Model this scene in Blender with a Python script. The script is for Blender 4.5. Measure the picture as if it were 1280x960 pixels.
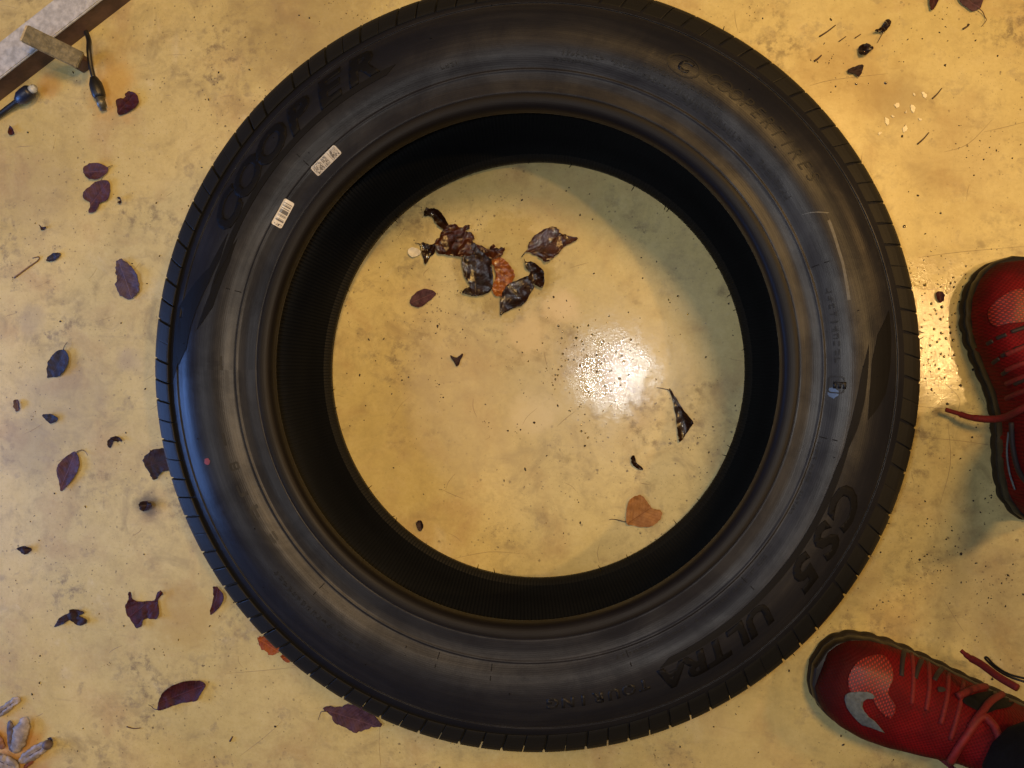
import bpy, bmesh, math, random
from mathutils import Vector, Matrix, noise
from mathutils.bvhtree import BVHTree
random.seed(7)
for o in list(bpy.data.objects): bpy.data.objects.remove(o)
S = bpy.context.scene
COL = S.collection

# ------------------------------------------------------------------ camera
CAMH = 0.9228; FPX = 1029.7
ta, tb = -0.0104, 0.1388
ca, sa, cb, sb = math.cos(ta), math.sin(ta), math.cos(tb), math.sin(tb)
CR = Matrix(((1,0,0),(0,ca,-sa),(0,sa,ca))) @ Matrix(((cb,0,sb),(0,1,0),(-sb,0,cb)))
cam = bpy.data.cameras.new('camera'); camo = bpy.data.objects.new('camera', cam); COL.objects.link(camo)
camo.matrix_world = Matrix.Translation((0,0,CAMH)) @ CR.to_4x4()
cam.sensor_width = 36; cam.lens = 36*FPX/1280; cam.clip_start = 0.01; cam.clip_end = 100
S.camera = camo
CP = Vector((0,0,CAMH))
def ray(px, py): return (CR @ Vector(((px-640)/FPX, -(py-480)/FPX, -1))).normalized()
def at(px, py, z=0.0):
    d = ray(px, py); return CP + d*((z-CAMH)/d.z)

# ------------------------------------------------------------------ light
w = bpy.data.worlds.new('World'); S.world = w; w.use_nodes = True
bg = w.node_tree.nodes['Background']; bg.inputs[0].default_value = (0.60, 0.75, 1.0, 1); bg.inputs[1].default_value = 0.035
def lamp(name, kind, loc, energy, color, size=None, target=None, sizey=None):
    l = bpy.data.lights.new(name, kind); l.energy = energy; l.color = color
    if kind == 'AREA':
        l.size = size
        if sizey: l.shape = 'RECTANGLE'; l.size_y = sizey
        else: l.shape = 'DISK'
    else: l.shadow_soft_size = size
    o = bpy.data.objects.new(name, l); COL.objects.link(o); o.location = loc
    if target is not None: o.rotation_euler = (Vector(target)-Vector(loc)).to_track_quat('-Z','Y').to_euler()
    return o
fp = at(775, 468)                      # where the flash mirrors in the floor
lamp('flash_lamp', 'POINT', (fp.x*2, fp.y*2, CAMH+0.01), 7.0, (1, 1, 0.98), 0.011)
wp = at(1152, 432); k = 1+2.5/CAMH      # where the right ceiling lamp mirrors in the wet floor
lamp('ceiling_lamp', 'AREA', (wp.x*k, wp.y*k, 2.5), 17, (1, 0.62, 0.24), 0.08, (0.1,0,0))
lamp('ceiling_lamp', 'AREA', (0.60, 0.80, 2.6), 40, (1, 0.58, 0.17), 0.5, (0,0,0))
lamp('window_light', 'AREA', (-1.75, -0.25, 0.42), 14, (0.18, 0.38, 1.0), 0.7, (-0.4,0,0.2), 0.35)
lamp('far_ceiling_lamp', 'AREA', (2.4, 1.1, 2.0), 34, (1, 0.56, 0.18), 0.32, (0.1,0,0.1))
lamp('doorway_light', 'AREA', (-1.25, -0.2, 2.0), 9, (0.95, 0.95, 1.0), 0.8, (-0.7,0,0), 0.7)
S.view_settings.view_transform = 'Standard'; S.view_settings.look = 'None'
S.view_settings.exposure = -0.06; S.view_settings.gamma = 1
S.render.engine = 'CYCLES'

# ------------------------------------------------------------------ helpers
def tag(o, label=None, cat=None, group=None, kind=None):
    if label: o['label'] = label
    if cat: o['category'] = cat
    if group: o['group'] = group
    if kind: o['kind'] = kind
    return o
def link(name, me, m=None, parent=None, smooth=True):
    o = bpy.data.objects.new(name, me); COL.objects.link(o)
    if m: me.materials.append(m)
    if smooth:
        for p in me.polygons: p.use_smooth = True
    if parent is not None: o.parent = parent
    return o
def mesh_of(bm, name):
    bmesh.ops.recalc_face_normals(bm, faces=bm.faces)
    me = bpy.data.meshes.new(name); bm.to_mesh(me); bm.free(); return me
def empty(name, loc, rz=0):
    o = bpy.data.objects.new(name, None); COL.objects.link(o); o.location = loc; o.rotation_euler = (0,0,rz)
    o.empty_display_size = 0.02; return o
def sstep(a, b, x):
    t = min(1, max(0, (x-a)/(b-a))); return t*t*(3-2*t)
def lerp_tab(tab, x):
    if x <= tab[0][0]: return tab[0][1:]
    for a, b in zip(tab, tab[1:]):
        if x <= b[0]:
            t = (x-a[0])/(b[0]-a[0]+1e-12); return tuple(p+(q-p)*t for p, q in zip(a[1:], b[1:]))
    return tab[-1][1:]
def catmull(P, n, closed=False):
    out = []; N = len(P)
    for i in range(N if closed else N-1):
        g = (lambda j: P[j % N]) if closed else (lambda j: P[min(max(j,0),N-1)])
        p0, p1, p2, p3 = g(i-1), g(i), g(i+1), g(i+2)
        for s in range(n):
            t = s/n
            out.append(tuple(0.5*((2*b)+(-a+c)*t+(2*a-5*b+4*c-d)*t*t+(-a+3*b-3*c+d)*t**3) for a,b,c,d in zip(p0,p1,p2,p3)))
    if not closed: out.append(tuple(P[-1]))
    return out
def tube_bm(bm, pts, rad, seg=8, cap=True):
    pts = [Vector(p) for p in pts]; rings = []
    up = Vector((0.01,0.02,1)).normalized()
    for i, p in enumerate(pts):
        t = (pts[min(i+1,len(pts)-1)]-pts[max(i-1,0)]).normalized()
        s = t.cross(up)
        if s.length < 1e-3: s = t.cross(Vector((1,0,0)))
        s.normalize(); u = s.cross(t)
        r = rad[i] if isinstance(rad, (list,tuple)) else rad
        rings.append([bm.verts.new(p+(s*math.cos(a)+u*math.sin(a))*r) for a in [2*math.pi*k/seg for k in range(seg)]])
    for A, B in zip(rings, rings[1:]):
        for k in range(seg): bm.faces.new((A[k],A[(k+1)%seg],B[(k+1)%seg],B[k]))
    if cap: bm.faces.new(rings[0]); bm.faces.new(rings[-1][::-1])
    return bm
def tube(name, pts, rad, m, parent=None, seg=8):
    bm = bmesh.new(); tube_bm(bm, pts, rad, seg); return link(name, mesh_of(bm, name), m, parent)
def poly_grid(poly, cell):
    """polygon (2-D) -> bmesh of small faces"""
    bm = bmesh.new()
    vs = [bm.verts.new((p[0],p[1],0)) for p in poly]
    f = bm.faces.new(vs); bm.normal_update(); bmesh.ops.triangulate(bm, faces=[f], ngon_method='EAR_CLIP')
    xs = [p[0] for p in poly]; ys = [p[1] for p in poly]
    for ax, lo, hi in ((0,min(xs),max(xs)),(1,min(ys),max(ys))):
        n = int((hi-lo)/cell)
        for i in range(1, n+1):
            c = lo+(hi-lo)*i/(n+1); co=[0,0,0]; co[ax]=c; no=[0,0,0]; no[ax]=1
            bmesh.ops.bisect_plane(bm, geom=bm.verts[:]+bm.edges[:]+bm.faces[:], plane_co=co, plane_no=no, dist=1e-7)
    return bm

def thicken(bm, t):
    bmesh.ops.dissolve_degenerate(bm, dist=1e-6, edges=bm.edges[:])
    bmesh.ops.recalc_face_normals(bm, faces=bm.faces)
    ret = bmesh.ops.extrude_face_region(bm, geom=bm.faces[:])
    for v in ret['geom']:
        if isinstance(v, bmesh.types.BMVert): v.co.z += t

# ------------------------------------------------------------------ materials
class NT:
    def __init__(s, name):
        s.m = bpy.data.materials.new(name); s.m.use_nodes = True; s.t = s.m.node_tree
        s.b = s.t.nodes['Principled BSDF']; s.c = None
    def n(s, typ, **kw):
        x = s.t.nodes.new(typ)
        for k, v in kw.items(): setattr(x, k, v)
        return x
    def l(s, a, b): s.t.links.new(a, b)
    def coord(s):
        if s.c is None: s.c = s.n('ShaderNodeTexCoord').outputs['Object']
        return s.c
    def noise(s, scale, detail=4, rough=0.55, vec=None, dist=0):
        x = s.n('ShaderNodeTexNoise'); x.inputs['Scale'].default_value = scale; x.inputs['Detail'].default_value = detail
        x.inputs['Roughness'].default_value = rough; x.inputs['Distortion'].default_value = dist
        s.l(vec or s.coord(), x.inputs['Vector']); return x.outputs[0]
    def ramp(s, v, stops):
        x = s.n('ShaderNodeMapRange'); x.interpolation_type = 'SMOOTHSTEP'
        s.l(v, x.inputs[0])
        for i, q in enumerate(stops): x.inputs[1+i].default_value = q
        return x.outputs[0]
    def mix(s, f, a, b):
        x = s.n('ShaderNodeMix', data_type='RGBA')
        for sock, v in ((x.inputs[0], f), (x.inputs[6], a), (x.inputs[7], b)):
            if isinstance(v, (tuple, list)): sock.default_value = (*v[:3], 1)
            elif isinstance(v, (int, float)): sock.default_value = v
            else: s.l(v, sock)
        return x.outputs[2]
    def math(s, op, a, b=0.0, c=None):
        x = s.n('ShaderNodeMath', operation=op)
        for i, v in enumerate((a, b) if c is None else (a, b, c)):
            if isinstance(v, (int, float)): x.inputs[i].default_value = v
            else: s.l(v, x.inputs[i])
        return x.outputs[0]
    def bump(s, h, strength, dist, normal=None):
        x = s.n('ShaderNodeBump'); x.inputs['Strength'].default_value = strength; x.inputs['Distance'].default_value = dist
        s.l(h, x.inputs['Height'])
        if normal is not None: s.l(normal, x.inputs['Normal'])
        return x.outputs[0]
    def set(s, **kw):
        for k, v in kw.items():
            sock = s.b.inputs[k.replace('_', ' ')]
            if isinstance(v, tuple): sock.default_value = (*v[:3], 1)
            elif isinstance(v, (int, float)): sock.default_value = v
            else: s.l(v, sock)
        return s

def simple(name, col, rough=0.5, metal=0, var=0.25, scale=120, bump=0.0, spec=0.5):
    t = NT(name); nz = t.noise(scale, 5, 0.6)
    f = t.ramp(nz, (0.3, 0.7, 0, 1))
    t.set(Base_Color=t.mix(f, tuple(c*(1-var) for c in col), tuple(min(1,c*(1+var)) for c in col)), Roughness=rough, Metallic=metal)
    t.b.inputs['Specular IOR Level'].default_value = spec
    if bump: t.set(Normal=t.bump(nz, bump, 0.001))
    return t.m

# floor: glossy cream floor paint, stained, scuffed, wet in places
def floor_mat():
    t = NT('painted_concrete'); C = t.coord()
    def patch(px, py, rpx, soft=0.35, ns=18, amp=0.9):
        p = at(px, py); d = t.n('ShaderNodeVectorMath', operation='DISTANCE'); t.l(C, d.inputs[0]); d.inputs[1].default_value = (p.x,p.y,0)
        r = rpx*CAMH/FPX
        q = t.math('DIVIDE', d.outputs['Value'], r)
        nn = t.math('MULTIPLY', t.math('SUBTRACT', t.noise(ns, 5, 0.65), 0.5), amp*2)
        return t.ramp(t.math('ADD', q, nn), (1-soft, 1+soft, 1, 0))
    big = t.noise(3.2, 3, 0.5); mid = t.noise(14, 6, 0.62, dist=0.4); fine = t.noise(70, 8, 0.7); grit = t.noise(420, 4, 0.7)
    col = t.mix(t.ramp(big, (0.35,0.65,0,1)), (0.500,0.410,0.160), (0.580,0.490,0.225))
    col = t.mix(t.ramp(mid, (0.48,0.70,0,0.6)), col, (0.40,0.275,0.115))
    # grey-brown mottled grime
    grime = t.math('MULTIPLY', t.ramp(t.noise(9, 4, 0.6), (0.48,0.68,0,1)), t.ramp(fine, (0.46,0.64,0,1)))
    col = t.mix(t.math('MULTIPLY', grime, 0.80), col, (0.15,0.11,0.06))
    smear = t.n('ShaderNodeMapping'); smear.inputs['Rotation'].default_value = (0,0,0.6); smear.inputs['Scale'].default_value = (6,30,1)
    t.l(C, smear.inputs[0])
    sm = t.noise(3, 6, 0.7, smear.outputs[0], 0.6)
    col = t.mix(t.math('MULTIPLY', t.ramp(sm, (0.56,0.74,0,1)), 0.35), col, (0.30,0.235,0.13))
    # worn lighter spots
    col = t.mix(t.math('MULTIPLY', t.ramp(t.noise(11,5,0.6,dist=1.0), (0.60,0.72,0,1)), 0.30), col, (0.66,0.60,0.42))
    # fine tooth of the painted concrete
    tooth = t.math('ADD', t.math('MULTIPLY', t.math('SUBTRACT', t.noise(240,6,0.75), 0.5), 0.55), t.math('MULTIPLY', t.math('SUBTRACT', t.noise(45,8,0.75), 0.5), 0.75))
    col = t.mix(t.math('MAXIMUM', t.math('MULTIPLY', tooth, 1.5), 0.0), col, (0.25,0.185,0.085))
    col = t.mix(t.math('MAXIMUM', t.math('MULTIPLY', tooth, -1.2), 0.0), col, (0.72,0.64,0.38))
    # pin-prick specks
    for sc, th, dens, a in ((150, 0.17, 0.62, 0.8), (420, 0.20, 0.5, 0.55), (62, 0.12, 0.72, 0.8), (95, 0.13, 0.66, 0.6)):
        v = t.n('ShaderNodeTexVoronoi'); v.inputs['Scale'].default_value = sc; t.l(C, v.inputs['Vector'])
        rnd = t.n('ShaderNodeSeparateColor'); t.l(v.outputs['Color'], rnd.inputs[0])
        wob = t.math('ADD', v.outputs['Distance'], t.math('MULTIPLY', t.math('SUBTRACT', grit, 0.5), 0.28))
        msk = t.math('MULTIPLY', t.ramp(wob, (th*0.55, th, 1, 0)), t.math('GREATER_THAN', rnd.outputs[0], dens))
        msk = t.math('MULTIPLY', msk, t.ramp(t.noise(5,3,0.5), (0.38,0.6,0.25,1)))
        col = t.mix(t.math('MULTIPLY', msk, a), col, (0.07,0.05,0.03))
    clo = t.math('MULTIPLY', t.ramp(t.noise(26, 6, 0.7, dist=0.8), (0.45,0.75,0,1)), t.ramp(t.noise(4, 3, 0.5), (0.35,0.6,0.2,1)))
    col = t.mix(t.math('MULTIPLY', clo, 0.70), col, (0.27,0.21,0.10))
    sm2 = t.math('MULTIPLY', t.ramp(t.noise(34, 3, 0.5), (0.60,0.64,0,1)), t.ramp(t.noise(6,2,0.5), (0.42,0.60,0.1,1)))
    sm2 = t.math('MULTIPLY', sm2, t.ramp(t.noise(150,6,0.75), (0.40,0.60,0.1,1)))
    col = t.mix(t.math('MULTIPLY', sm2, 0.42), col, (0.20,0.155,0.11))
    # local stains, plus greenish cast shade painted in at the bottom centre
    for px, py, r, c, a in ((185,632,17,(0.06,0.04,0.02),0.8), (232,775,40,(0.42,0.29,0.08),0.5), (335,268,30,(0.3,0.22,0.1),0.0),
                            (400,40,70,(0.22,0.16,0.08),0.38),(45,240,60,(0.28,0.22,0.14),0.25),(35,560,42,(0.22,0.18,0.12),0.35),
                            (1120,120,30,(0.24,0.17,0.08),0.55),(1060,90,60,(0.36,0.24,0.07),0.45),(1190,190,60,(0.3,0.2,0.08),0.3),
                            (138,112,34,(0.55,0.30,0.06),0.42),(60,108,16,(0.55,0.26,0.06),0.4),(20,940,40,(0.45,0.2,0.05),0.6),
                            (900,930,90,(0.34,0.31,0.16),0.3),(1230,740,60,(0.22,0.16,0.09),0.35),(160,450,16,(0.3,0.25,0.2),0.4),
                            (37,400,20,(0.28,0.25,0.2),0.4),(550,430,60,(0.3,0.22,0.1),0.3),(690,470,120,(0.36,0.28,0.13),0.35),(560,520,80,(0.36,0.28,0.14),0.3),(80,500,60,(0.30,0.25,0.18),0.3),(330,30,60,(0.26,0.19,0.09),0.3),(660,420,26,(0.60,0.47,0.24),0.7),
                            (665,520,26,(0.62,0.52,0.30),0.6),(700,385,20,(0.64,0.50,0.28),0.7),(690,250,60,(0.42,0.28,0.10),0.25)):
        if a: col = t.mix(t.math('MULTIPLY', patch(px,py,r,0.55,34,1.1), a), col, c)
    wet = t.math('MAXIMUM', t.math('MAXIMUM', patch(764,464,50,0.55,60,1.0), patch(1165,415,74,0.4,44,1.1)),
                 patch(632,335,62,0.2,40,0.6))
    col = t.mix(t.math('MULTIPLY', wet, 0.22), col, (0.33,0.25,0.12))
    rough = t.math('ADD', t.ramp(mid, (0.3,0.7,0.36,0.52)), t.math('MULTIPLY', grime, 0.2))
    rmix = t.n('ShaderNodeMix', data_type='FLOAT'); t.l(wet, rmix.inputs[0]); t.l(rough, rmix.inputs[2]); rmix.inputs[3].default_value = 0.065
    b1 = t.bump(t.noise(38,5,0.6), 0.05, 0.003)
    b2 = t.bump(t.noise(330,4,0.6), 0.14, 0.0004, b1)
    rip = t.math('MULTIPLY', t.noise(380,4,0.65), wet)
    b3 = t.bump(rip, 0.34, 0.0005, b2)
    t.set(Base_Color=col, Roughness=rmix.outputs[0], Normal=b3); t.b.inputs['Specular IOR Level'].default_value = 0.5
    t.b.inputs['Coat Weight'].default_value = 0.30; t.b.inputs['Coat Roughness'].default_value = 0.22
    t.l(b3, t.b.inputs['Coat Normal'])
    return t.m
M = {}
M['floor'] = floor_mat()

def rubber(name, base, rough, lines=True, dust=0.5, spec=0.4):
    t = NT(name); C = t.coord()
    sep = t.n('ShaderNodeSeparateXYZ'); t.l(C, sep.inputs[0])
    r = t.math('SQRT', t.math('ADD', t.math('MULTIPLY', sep.outputs[0], sep.outputs[0]), t.math('MULTIPLY', sep.outputs[1], sep.outputs[1])))
    n1 = t.noise(7, 5, 0.6); n2 = t.noise(60, 6, 0.65)
    # rubbed, dusty bands run round the sidewall
    ang = t.math('ARCTAN2', sep.outputs[1], sep.outputs[0])
    cv = t.n('ShaderNodeCombineXYZ'); t.l(t.math('MULTIPLY', r, 90), cv.inputs[0]); t.l(t.math('MULTIPLY', ang, 1.4), cv.inputs[1])
    band = t.noise(1.0, 5, 0.65, cv.outputs[0])
    dm = t.math('MULTIPLY', t.ramp(band, (0.42,0.68,0,1)), t.ramp(n1, (0.38,0.62,0.15,1)))
    dm = t.math('MULTIPLY', dm, dust)
    col = t.mix(dm, base, (0.030,0.029,0.031))
    col = t.mix(t.math('MULTIPLY', t.ramp(n2,(0.60,0.75,0,1)), 0.25*dust), col, (0.045,0.045,0.048))
    ro = t.math('ADD', t.math('MULTIPLY', t.math('SUBTRACT', n1, 0.5), 0.35), rough)
    nrm = t.bump(n2, 0.12, 0.0008)
    nrm = t.bump(t.noise(900,2,0.5), 0.25, 0.0002, nrm)
    if lines:
        wv = t.math('SINE', t.math('MULTIPLY', r, 2*math.pi/0.0016))
        nrm = t.bump(wv, 0.05, 0.0002, nrm)
    if name == 'liner_rubber':
        rb = t.math('SINE', t.math('MULTIPLY', ang, 420)); nrm = t.bump(rb, 0.5, 0.0006, nrm)
    if name == 'sidewall_rubber':
        cv2 = t.n('ShaderNodeCombineXYZ'); t.l(t.math('MULTIPLY', r, 260), cv2.inputs[0]); t.l(t.math('MULTIPLY', ang, 2.2), cv2.inputs[1]); t.l(n1, cv2.inputs[2])
        b2_ = t.noise(1.0, 6, 0.7, cv2.outputs[0])
        blot = t.noise(16, 6, 0.7, dist=0.7)
        sv = t.math('MULTIPLY', t.ramp(b2_, (0.30,0.72,0.68,1.15)), t.ramp(blot, (0.34,0.66,0.62,1.25)))
        ro = t.math('ADD', ro, t.math('MULTIPLY', t.math('SUBTRACT', blot, 0.5), 0.16))
        t.l(t.math('MULTIPLY', sv, spec), t.b.inputs['Specular IOR Level'])
    t.set(Base_Color=col, Roughness=ro, Normal=nrm); t.b.inputs['Specular IOR Level'].default_value = spec
    return t.m
M['sidewall'] = rubber('sidewall_rubber', (0.0085,0.0090,0.0130), 0.39, True, 0.26, 0.21)
M['bead'] = rubber('bead_rubber', (0.005,0.004,0.004), 0.5, True, 0.1, 0.14)
M['liner'] = rubber('liner_rubber', (0.0045,0.005,0.006), 0.6, False, 0.0, 0.25)
M['tread'] = rubber('tread_rubber', (0.006,0.006,0.006), 0.55, False, 0.15, 0.25)
M['letter'] = rubber('lettering_rubber', (0.0030,0.0030,0.0040), 0.65, False, 0.0, 0.11)
M['outline'] = rubber('fine_lettering_rubber', (0.0070,0.0070,0.0085), 0.5, False, 0.0, 0.19)

# ------------------------------------------------------------------ floor
bm = bmesh.new()
bmesh.ops.create_grid(bm, x_segments=1, y_segments=1, size=3.5)
tag(link('floor', mesh_of(bm, 'floor'), M['floor'], smooth=False), kind='structure')

# ------------------------------------------------------------------ tyre
TX, TY = -0.1048, 0.0056
LEAN = (0.007/0.175, 0.0017/0.175)
def tc(z): return TX+LEAN[0]*(z-0.02), TY+LEAN[1]*(z-0.02)
TOP = 0.2125
PTS = [(0.2286,0.1900),(0.2289,0.1945),(0.2305,0.1985),(0.2335,0.2010),(0.2375,0.2022),(0.2405,0.2022),(0.2415,0.2016),(0.2425,0.2021),
       (0.2470,0.2022),(0.2515,0.2024),(0.2550,0.2030),(0.2585,0.2038),(0.2600,0.2046),(0.2611,0.2048),(0.2622,0.2045),(0.2655,0.2060),
       (0.2720,0.2092),(0.2800,0.2116),(0.2880,0.2125),(0.2950,0.2123),(0.3020,0.2110),(0.3090,0.2085),(0.3150,0.2052),(0.3180,0.2033),
       (0.3186,0.2016),(0.3196,0.2014),(0.3203,0.2024),(0.3255,0.1990)]
TAB = catmull(PTS, 4)
def zprof(r): return lerp_tab(TAB, r)[0]
def tyre_pt(px, py):
    z = 0.205
    for _ in range(12):
        p = at(px, py, z); cx, cy = tc(z); r = math.hypot(p.x-cx, p.y-cy); z = zprof(max(r,0.2290))
    return r, math.atan2(p.y-cy, p.x-cx)
def tyre_xyz(r, a, dz=0.0):
    z = zprof(r)+dz; cx, cy = tc(z)
    return Vector((cx-TX+r*math.cos(a), cy-TY+r*math.sin(a), z))
tyre = empty('car_tyre', (TX, TY, 0))
tag(tyre, 'large black unmounted tyre lying flat on the cream floor, two white stickers on its sidewall', 'tyre')
def revolve(name, prof, m, n=360, closed=False):
    bm = bmesh.new(); rings = []
    for i in range(n):
        a = 2*math.pi*i/n
        rg = []
        for r, z in prof:
            cx, cy = tc(z); rg.append(bm.verts.new((cx-TX+r*math.cos(a), cy-TY+r*math.sin(a), z)))
        rings.append(rg)
    for i in range(n):
        A, B = rings[i], rings[(i+1)%n]
        for j in range(len(prof)-(0 if closed else 1)):
            k2 = (j+1)%len(prof)
            bm.faces.new((A[j],B[j],B[k2],A[k2]))
    return link(name, mesh_of(bm, name), m, tyre)
up = TAB
flip = lambda P: [(r, TOP-z) for r, z in P]
side = [p for p in up if p[0] >= 0.2405]
revolve('sidewall', side + [(0.3285,0.1968),(0.3350,0.193),(0.3425,0.186),(0.3455,0.172)], M['sidewall'])
revolve('sidewall', flip(side) + [(0.3285,TOP-0.1965),(0.333,TOP-0.190),(0.3365,TOP-0.18),(0.3375,TOP-0.165)], M['sidewall'])
bead = [p for p in up if p[0] <= 0.24055]
revolve('bead', [(0.2345,0.180),(0.2305,0.1835),(0.2284,0.1868),(0.2283,0.1885)] + bead[1:], M['bead'])
revolve('bead', flip([(0.2345,0.180),(0.2305,0.1835),(0.2284,0.1868),(0.2283,0.1885)] + bead[1:]), M['liner'])
lin = catmull([(0.2345,0.180),(0.245,0.184),(0.262,0.191),(0.285,0.196),(0.303,0.192),(0.316,0.180),(0.324,0.160),(0.327,0.130)], 5)
revolve('inner_liner', lin + [(r, TOP-z) for r, z in lin[::-1]], M['liner'])
# tread: base band, ribs, and a ring of separate shoulder blocks
revolve('tread_base', [(0.3455,0.172),(0.3468,0.150),(0.3405,0.132),(0.3405,0.106),(0.3395,TOP-0.150),(0.3375,TOP-0.166)], M['tread'])
for za, zb in ((0.128,0.1105),(0.102,0.0845)):
    revolve('tread_rib', [(0.3398,za+0.0006),(0.3478,za),(0.3484,(za+zb)/2),(0.3478,zb),(0.3398,zb-0.0006)], M['tread'])
revolve('tread_shoulder', flip([(0.326,0.1975),(0.3315,0.1965),(0.338,0.1925),(0.3432,0.1868),(0.3458,0.179),(0.3470,0.165),(0.3474,0.136),(0.3398,0.1355)]), M['tread'])
NB = 56
sp = catmull([(0.3262,0.1982),(0.3268,0.1996),(0.3310,0.1982),(0.3365,0.1948),(0.3408,0.1902),(0.3438,0.1842),(0.3455,0.176),(0.3466,0.165),(0.3472,0.150),(0.3474,0.137)], 2)
sp = [(r+0.0040*sstep(0.329,0.343,r), z) for r, z in sp]
def block_mesh():
    bm = bmesh.new(); da = 2*math.pi/NB; g = random.uniform(0.0004,0.0006)/0.345
    fr = [g, g+0.0016/0.345*0.4, 0.25*da, 0.5*da-0.0013/0.345, 0.5*da-0.0009/0.345, 0.5*da+0.0009/0.345-0.0006, 0.5*da+0.0013/0.345, 0.75*da, da-g-0.0016/0.345*0.4, da-g]
    rings = []
    for i, a in enumerate(fr):
        rg = []
        for j, (r, z) in enumerate(sp):
            d = 0.0002 if i in (0, len(fr)-1) else 0
            if i in (4,5) and j > 1: d = 0.0026
            dr = -d*(0.4+0.6*sstep(0.330,0.342,r)); dz = -d*(1-sstep(0.330,0.345,r))
            aa = a + 0.010*sstep(0.347,0.33,r)*0 + (0.3385-r)*0.9       # grooves slant a little across the shoulder
            rg.append(bm.verts.new(((r+dr)*math.cos(aa), (r+dr)*math.sin(aa), z+dz)))
        for (r, z) in ((0.3370,0.137),(0.3360,0.165),(0.3345,0.182),(0.3300,0.190),(0.3255,0.1945)):
            aa = a + (0.3385-r)*0.9
            rg.append(bm.verts.new((r*math.cos(aa), r*math.sin(aa), z)))
        rings.append(rg)
    for A, B in zip(rings, rings[1:]):
        for j in range(len(A)): bm.faces.new((A[j],B[j],B[(j+1)%len(A)],A[(j+1)%len(A)]))
    bm.faces.new(rings[0]); bm.faces.new(rings[-1][::-1])
    return mesh_of(bm, 'tread_block')
me = block_mesh()
first = link('tread_block', me, M['tread'], tyre, smooth=False)
ccx, ccy = tc(0.18)
for i in range(NB):
    o = first if i == 0 else first.copy()
    if i: COL.objects.link(o)
    o.parent = tyre; o.location = (ccx-TX-0.0035, ccy-TY-0.0012, 0); o.rotation_euler = (0,0,2*math.pi*i/NB+0.03+random.uniform(-0.002,0.002))

def drape(name, poly_ra, h, m, cell=0.003, parent=tyre, bevel=0.0):
    """polygon given as (radius, angle) laid on the sidewall as a raised solid"""
    R0 = sum(p[0] for p in poly_ra)/len(poly_ra); A0 = sum(p[1] for p in poly_ra)/len(poly_ra)
    bm = poly_grid([((a-A0)*R0, r) for r, a in poly_ra], cell)
    bmesh.ops.recalc_face_normals(bm, faces=bm.faces)
    ret = bmesh.ops.extrude_face_region(bm, geom=bm.faces[:])
    topv = {v for v in ret['geom'] if isinstance(v, bmesh.types.BMVert)}
    for v in bm.verts:
        p = tyre_xyz(v.co.y, A0+v.co.x/R0, h if v in topv else -0.0006)
        v.co = p
    return link(name, mesh_of(bm, name), m, parent, smooth=False)
def glyph(ch, size, wide=1.0, shear=0.0, outline=0.0):
    cu = bpy.data.curves.new('glyph', 'FONT'); cu.body = ch; cu.size = size; cu.align_x = 'CENTER'
    cu.resolution_u = 3; cu.shear = shear
    if not outline: cu.offset = size*0.045
    o = bpy.data.objects.new('glyph', cu); COL.objects.link(o)
    dg = bpy.context.evaluated_depsgraph_get(); me = bpy.data.meshes.new_from_object(o.evaluated_get(dg))
    bpy.data.objects.remove(o); bpy.data.curves.remove(cu)
    for v in me.vertices: v.co.x *= wide
    return me
def set_letters(text, r0, a0, a1, size, h, m, wide=1.0, shear=0.0, single=True, name='raised_letter', thin=False):
    n = len(text); joined = bmesh.new()
    for i, ch in enumerate(text):
        if ch == ' ': continue
        a = a0+(a1-a0)*i/max(1,n-1)
        me = glyph(ch, size, wide, shear, 1.0 if thin else 0.0)
        bm = bmesh.new(); bm.from_mesh(me); bpy.data.meshes.remove(me)
        bmesh.ops.remove_doubles(bm, verts=bm.verts, dist=1e-6)
        if not bm.faces: bm.free(); continue
        for ax in (0,1):
            lo = min(v.co[ax] for v in bm.verts); hi = max(v.co[ax] for v in bm.verts); k = int((hi-lo)/0.004)
            for q in range(1,k+1):
                co=[0,0,0]; no=[0,0,0]; co[ax]=lo+(hi-lo)*q/(k+1); no[ax]=1
                bmesh.ops.bisect_plane(bm, geom=bm.verts[:]+bm.edges[:]+bm.faces[:], plane_co=co, plane_no=no, dist=1e-7)
        ret = bmesh.ops.extrude_face_region(bm, geom=bm.faces[:])
        topv = {v for v in ret['geom'] if isinstance(v, bmesh.types.BMVert)}
        for v in bm.verts:
            r = r0+v.co.y
            v.co = tyre_xyz(r, a-v.co.x/(r0+size*0.35), h if v in topv else -0.0005)
        if single: link(name, mesh_of(bm, name), m, tyre, smooth=False)
        else:
            t = bpy.data.meshes.new('t'); bm.to_mesh(t); bm.free(); joined.from_mesh(t); bpy.data.meshes.remove(t)
    if not single: link(name, mesh_of(joined, name), m, tyre, smooth=False)
    else: joined.free()
P = tyre_pt
a0 = P(281,268)[1] % (2*math.pi); a1 = P(448,90)[1] % (2*math.pi)
set_letters('COOPER', 0.2900, a0, a1, 0.0335, 0.0009, M['letter'], 1.5, 0.3)
set_letters('CS5', 0.2880, P(1049,622)[1], P(1002,705)[1], 0.031, 0.0005, M['letter'], 1.5, 0.3)
set_letters('ULTRA', 0.2880, P(948,768)[1], P(842,838)[1], 0.0250, 0.0005, M['letter'], 1.45, 0.25)
set_letters('TOURING', 0.2900, P(803,850)[1], P(690,868)[1], 0.0125, 0.0004, M['outline'], 1.2, 0.1, single=False, name='small_lettering')
set_letters('COOPERTIRES', 0.2895, P(887,102)[1], P(1010,222)[1], 0.0150, 0.0006, M['outline'], 1.0, 0.3, single=False, name='small_lettering', thin=True)
set_letters('E', 0.2680, P(1044,481)[1], 0, 0.0120, 0.0007, M['outline'], 1.0, 0, name='approval_letter')
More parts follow.
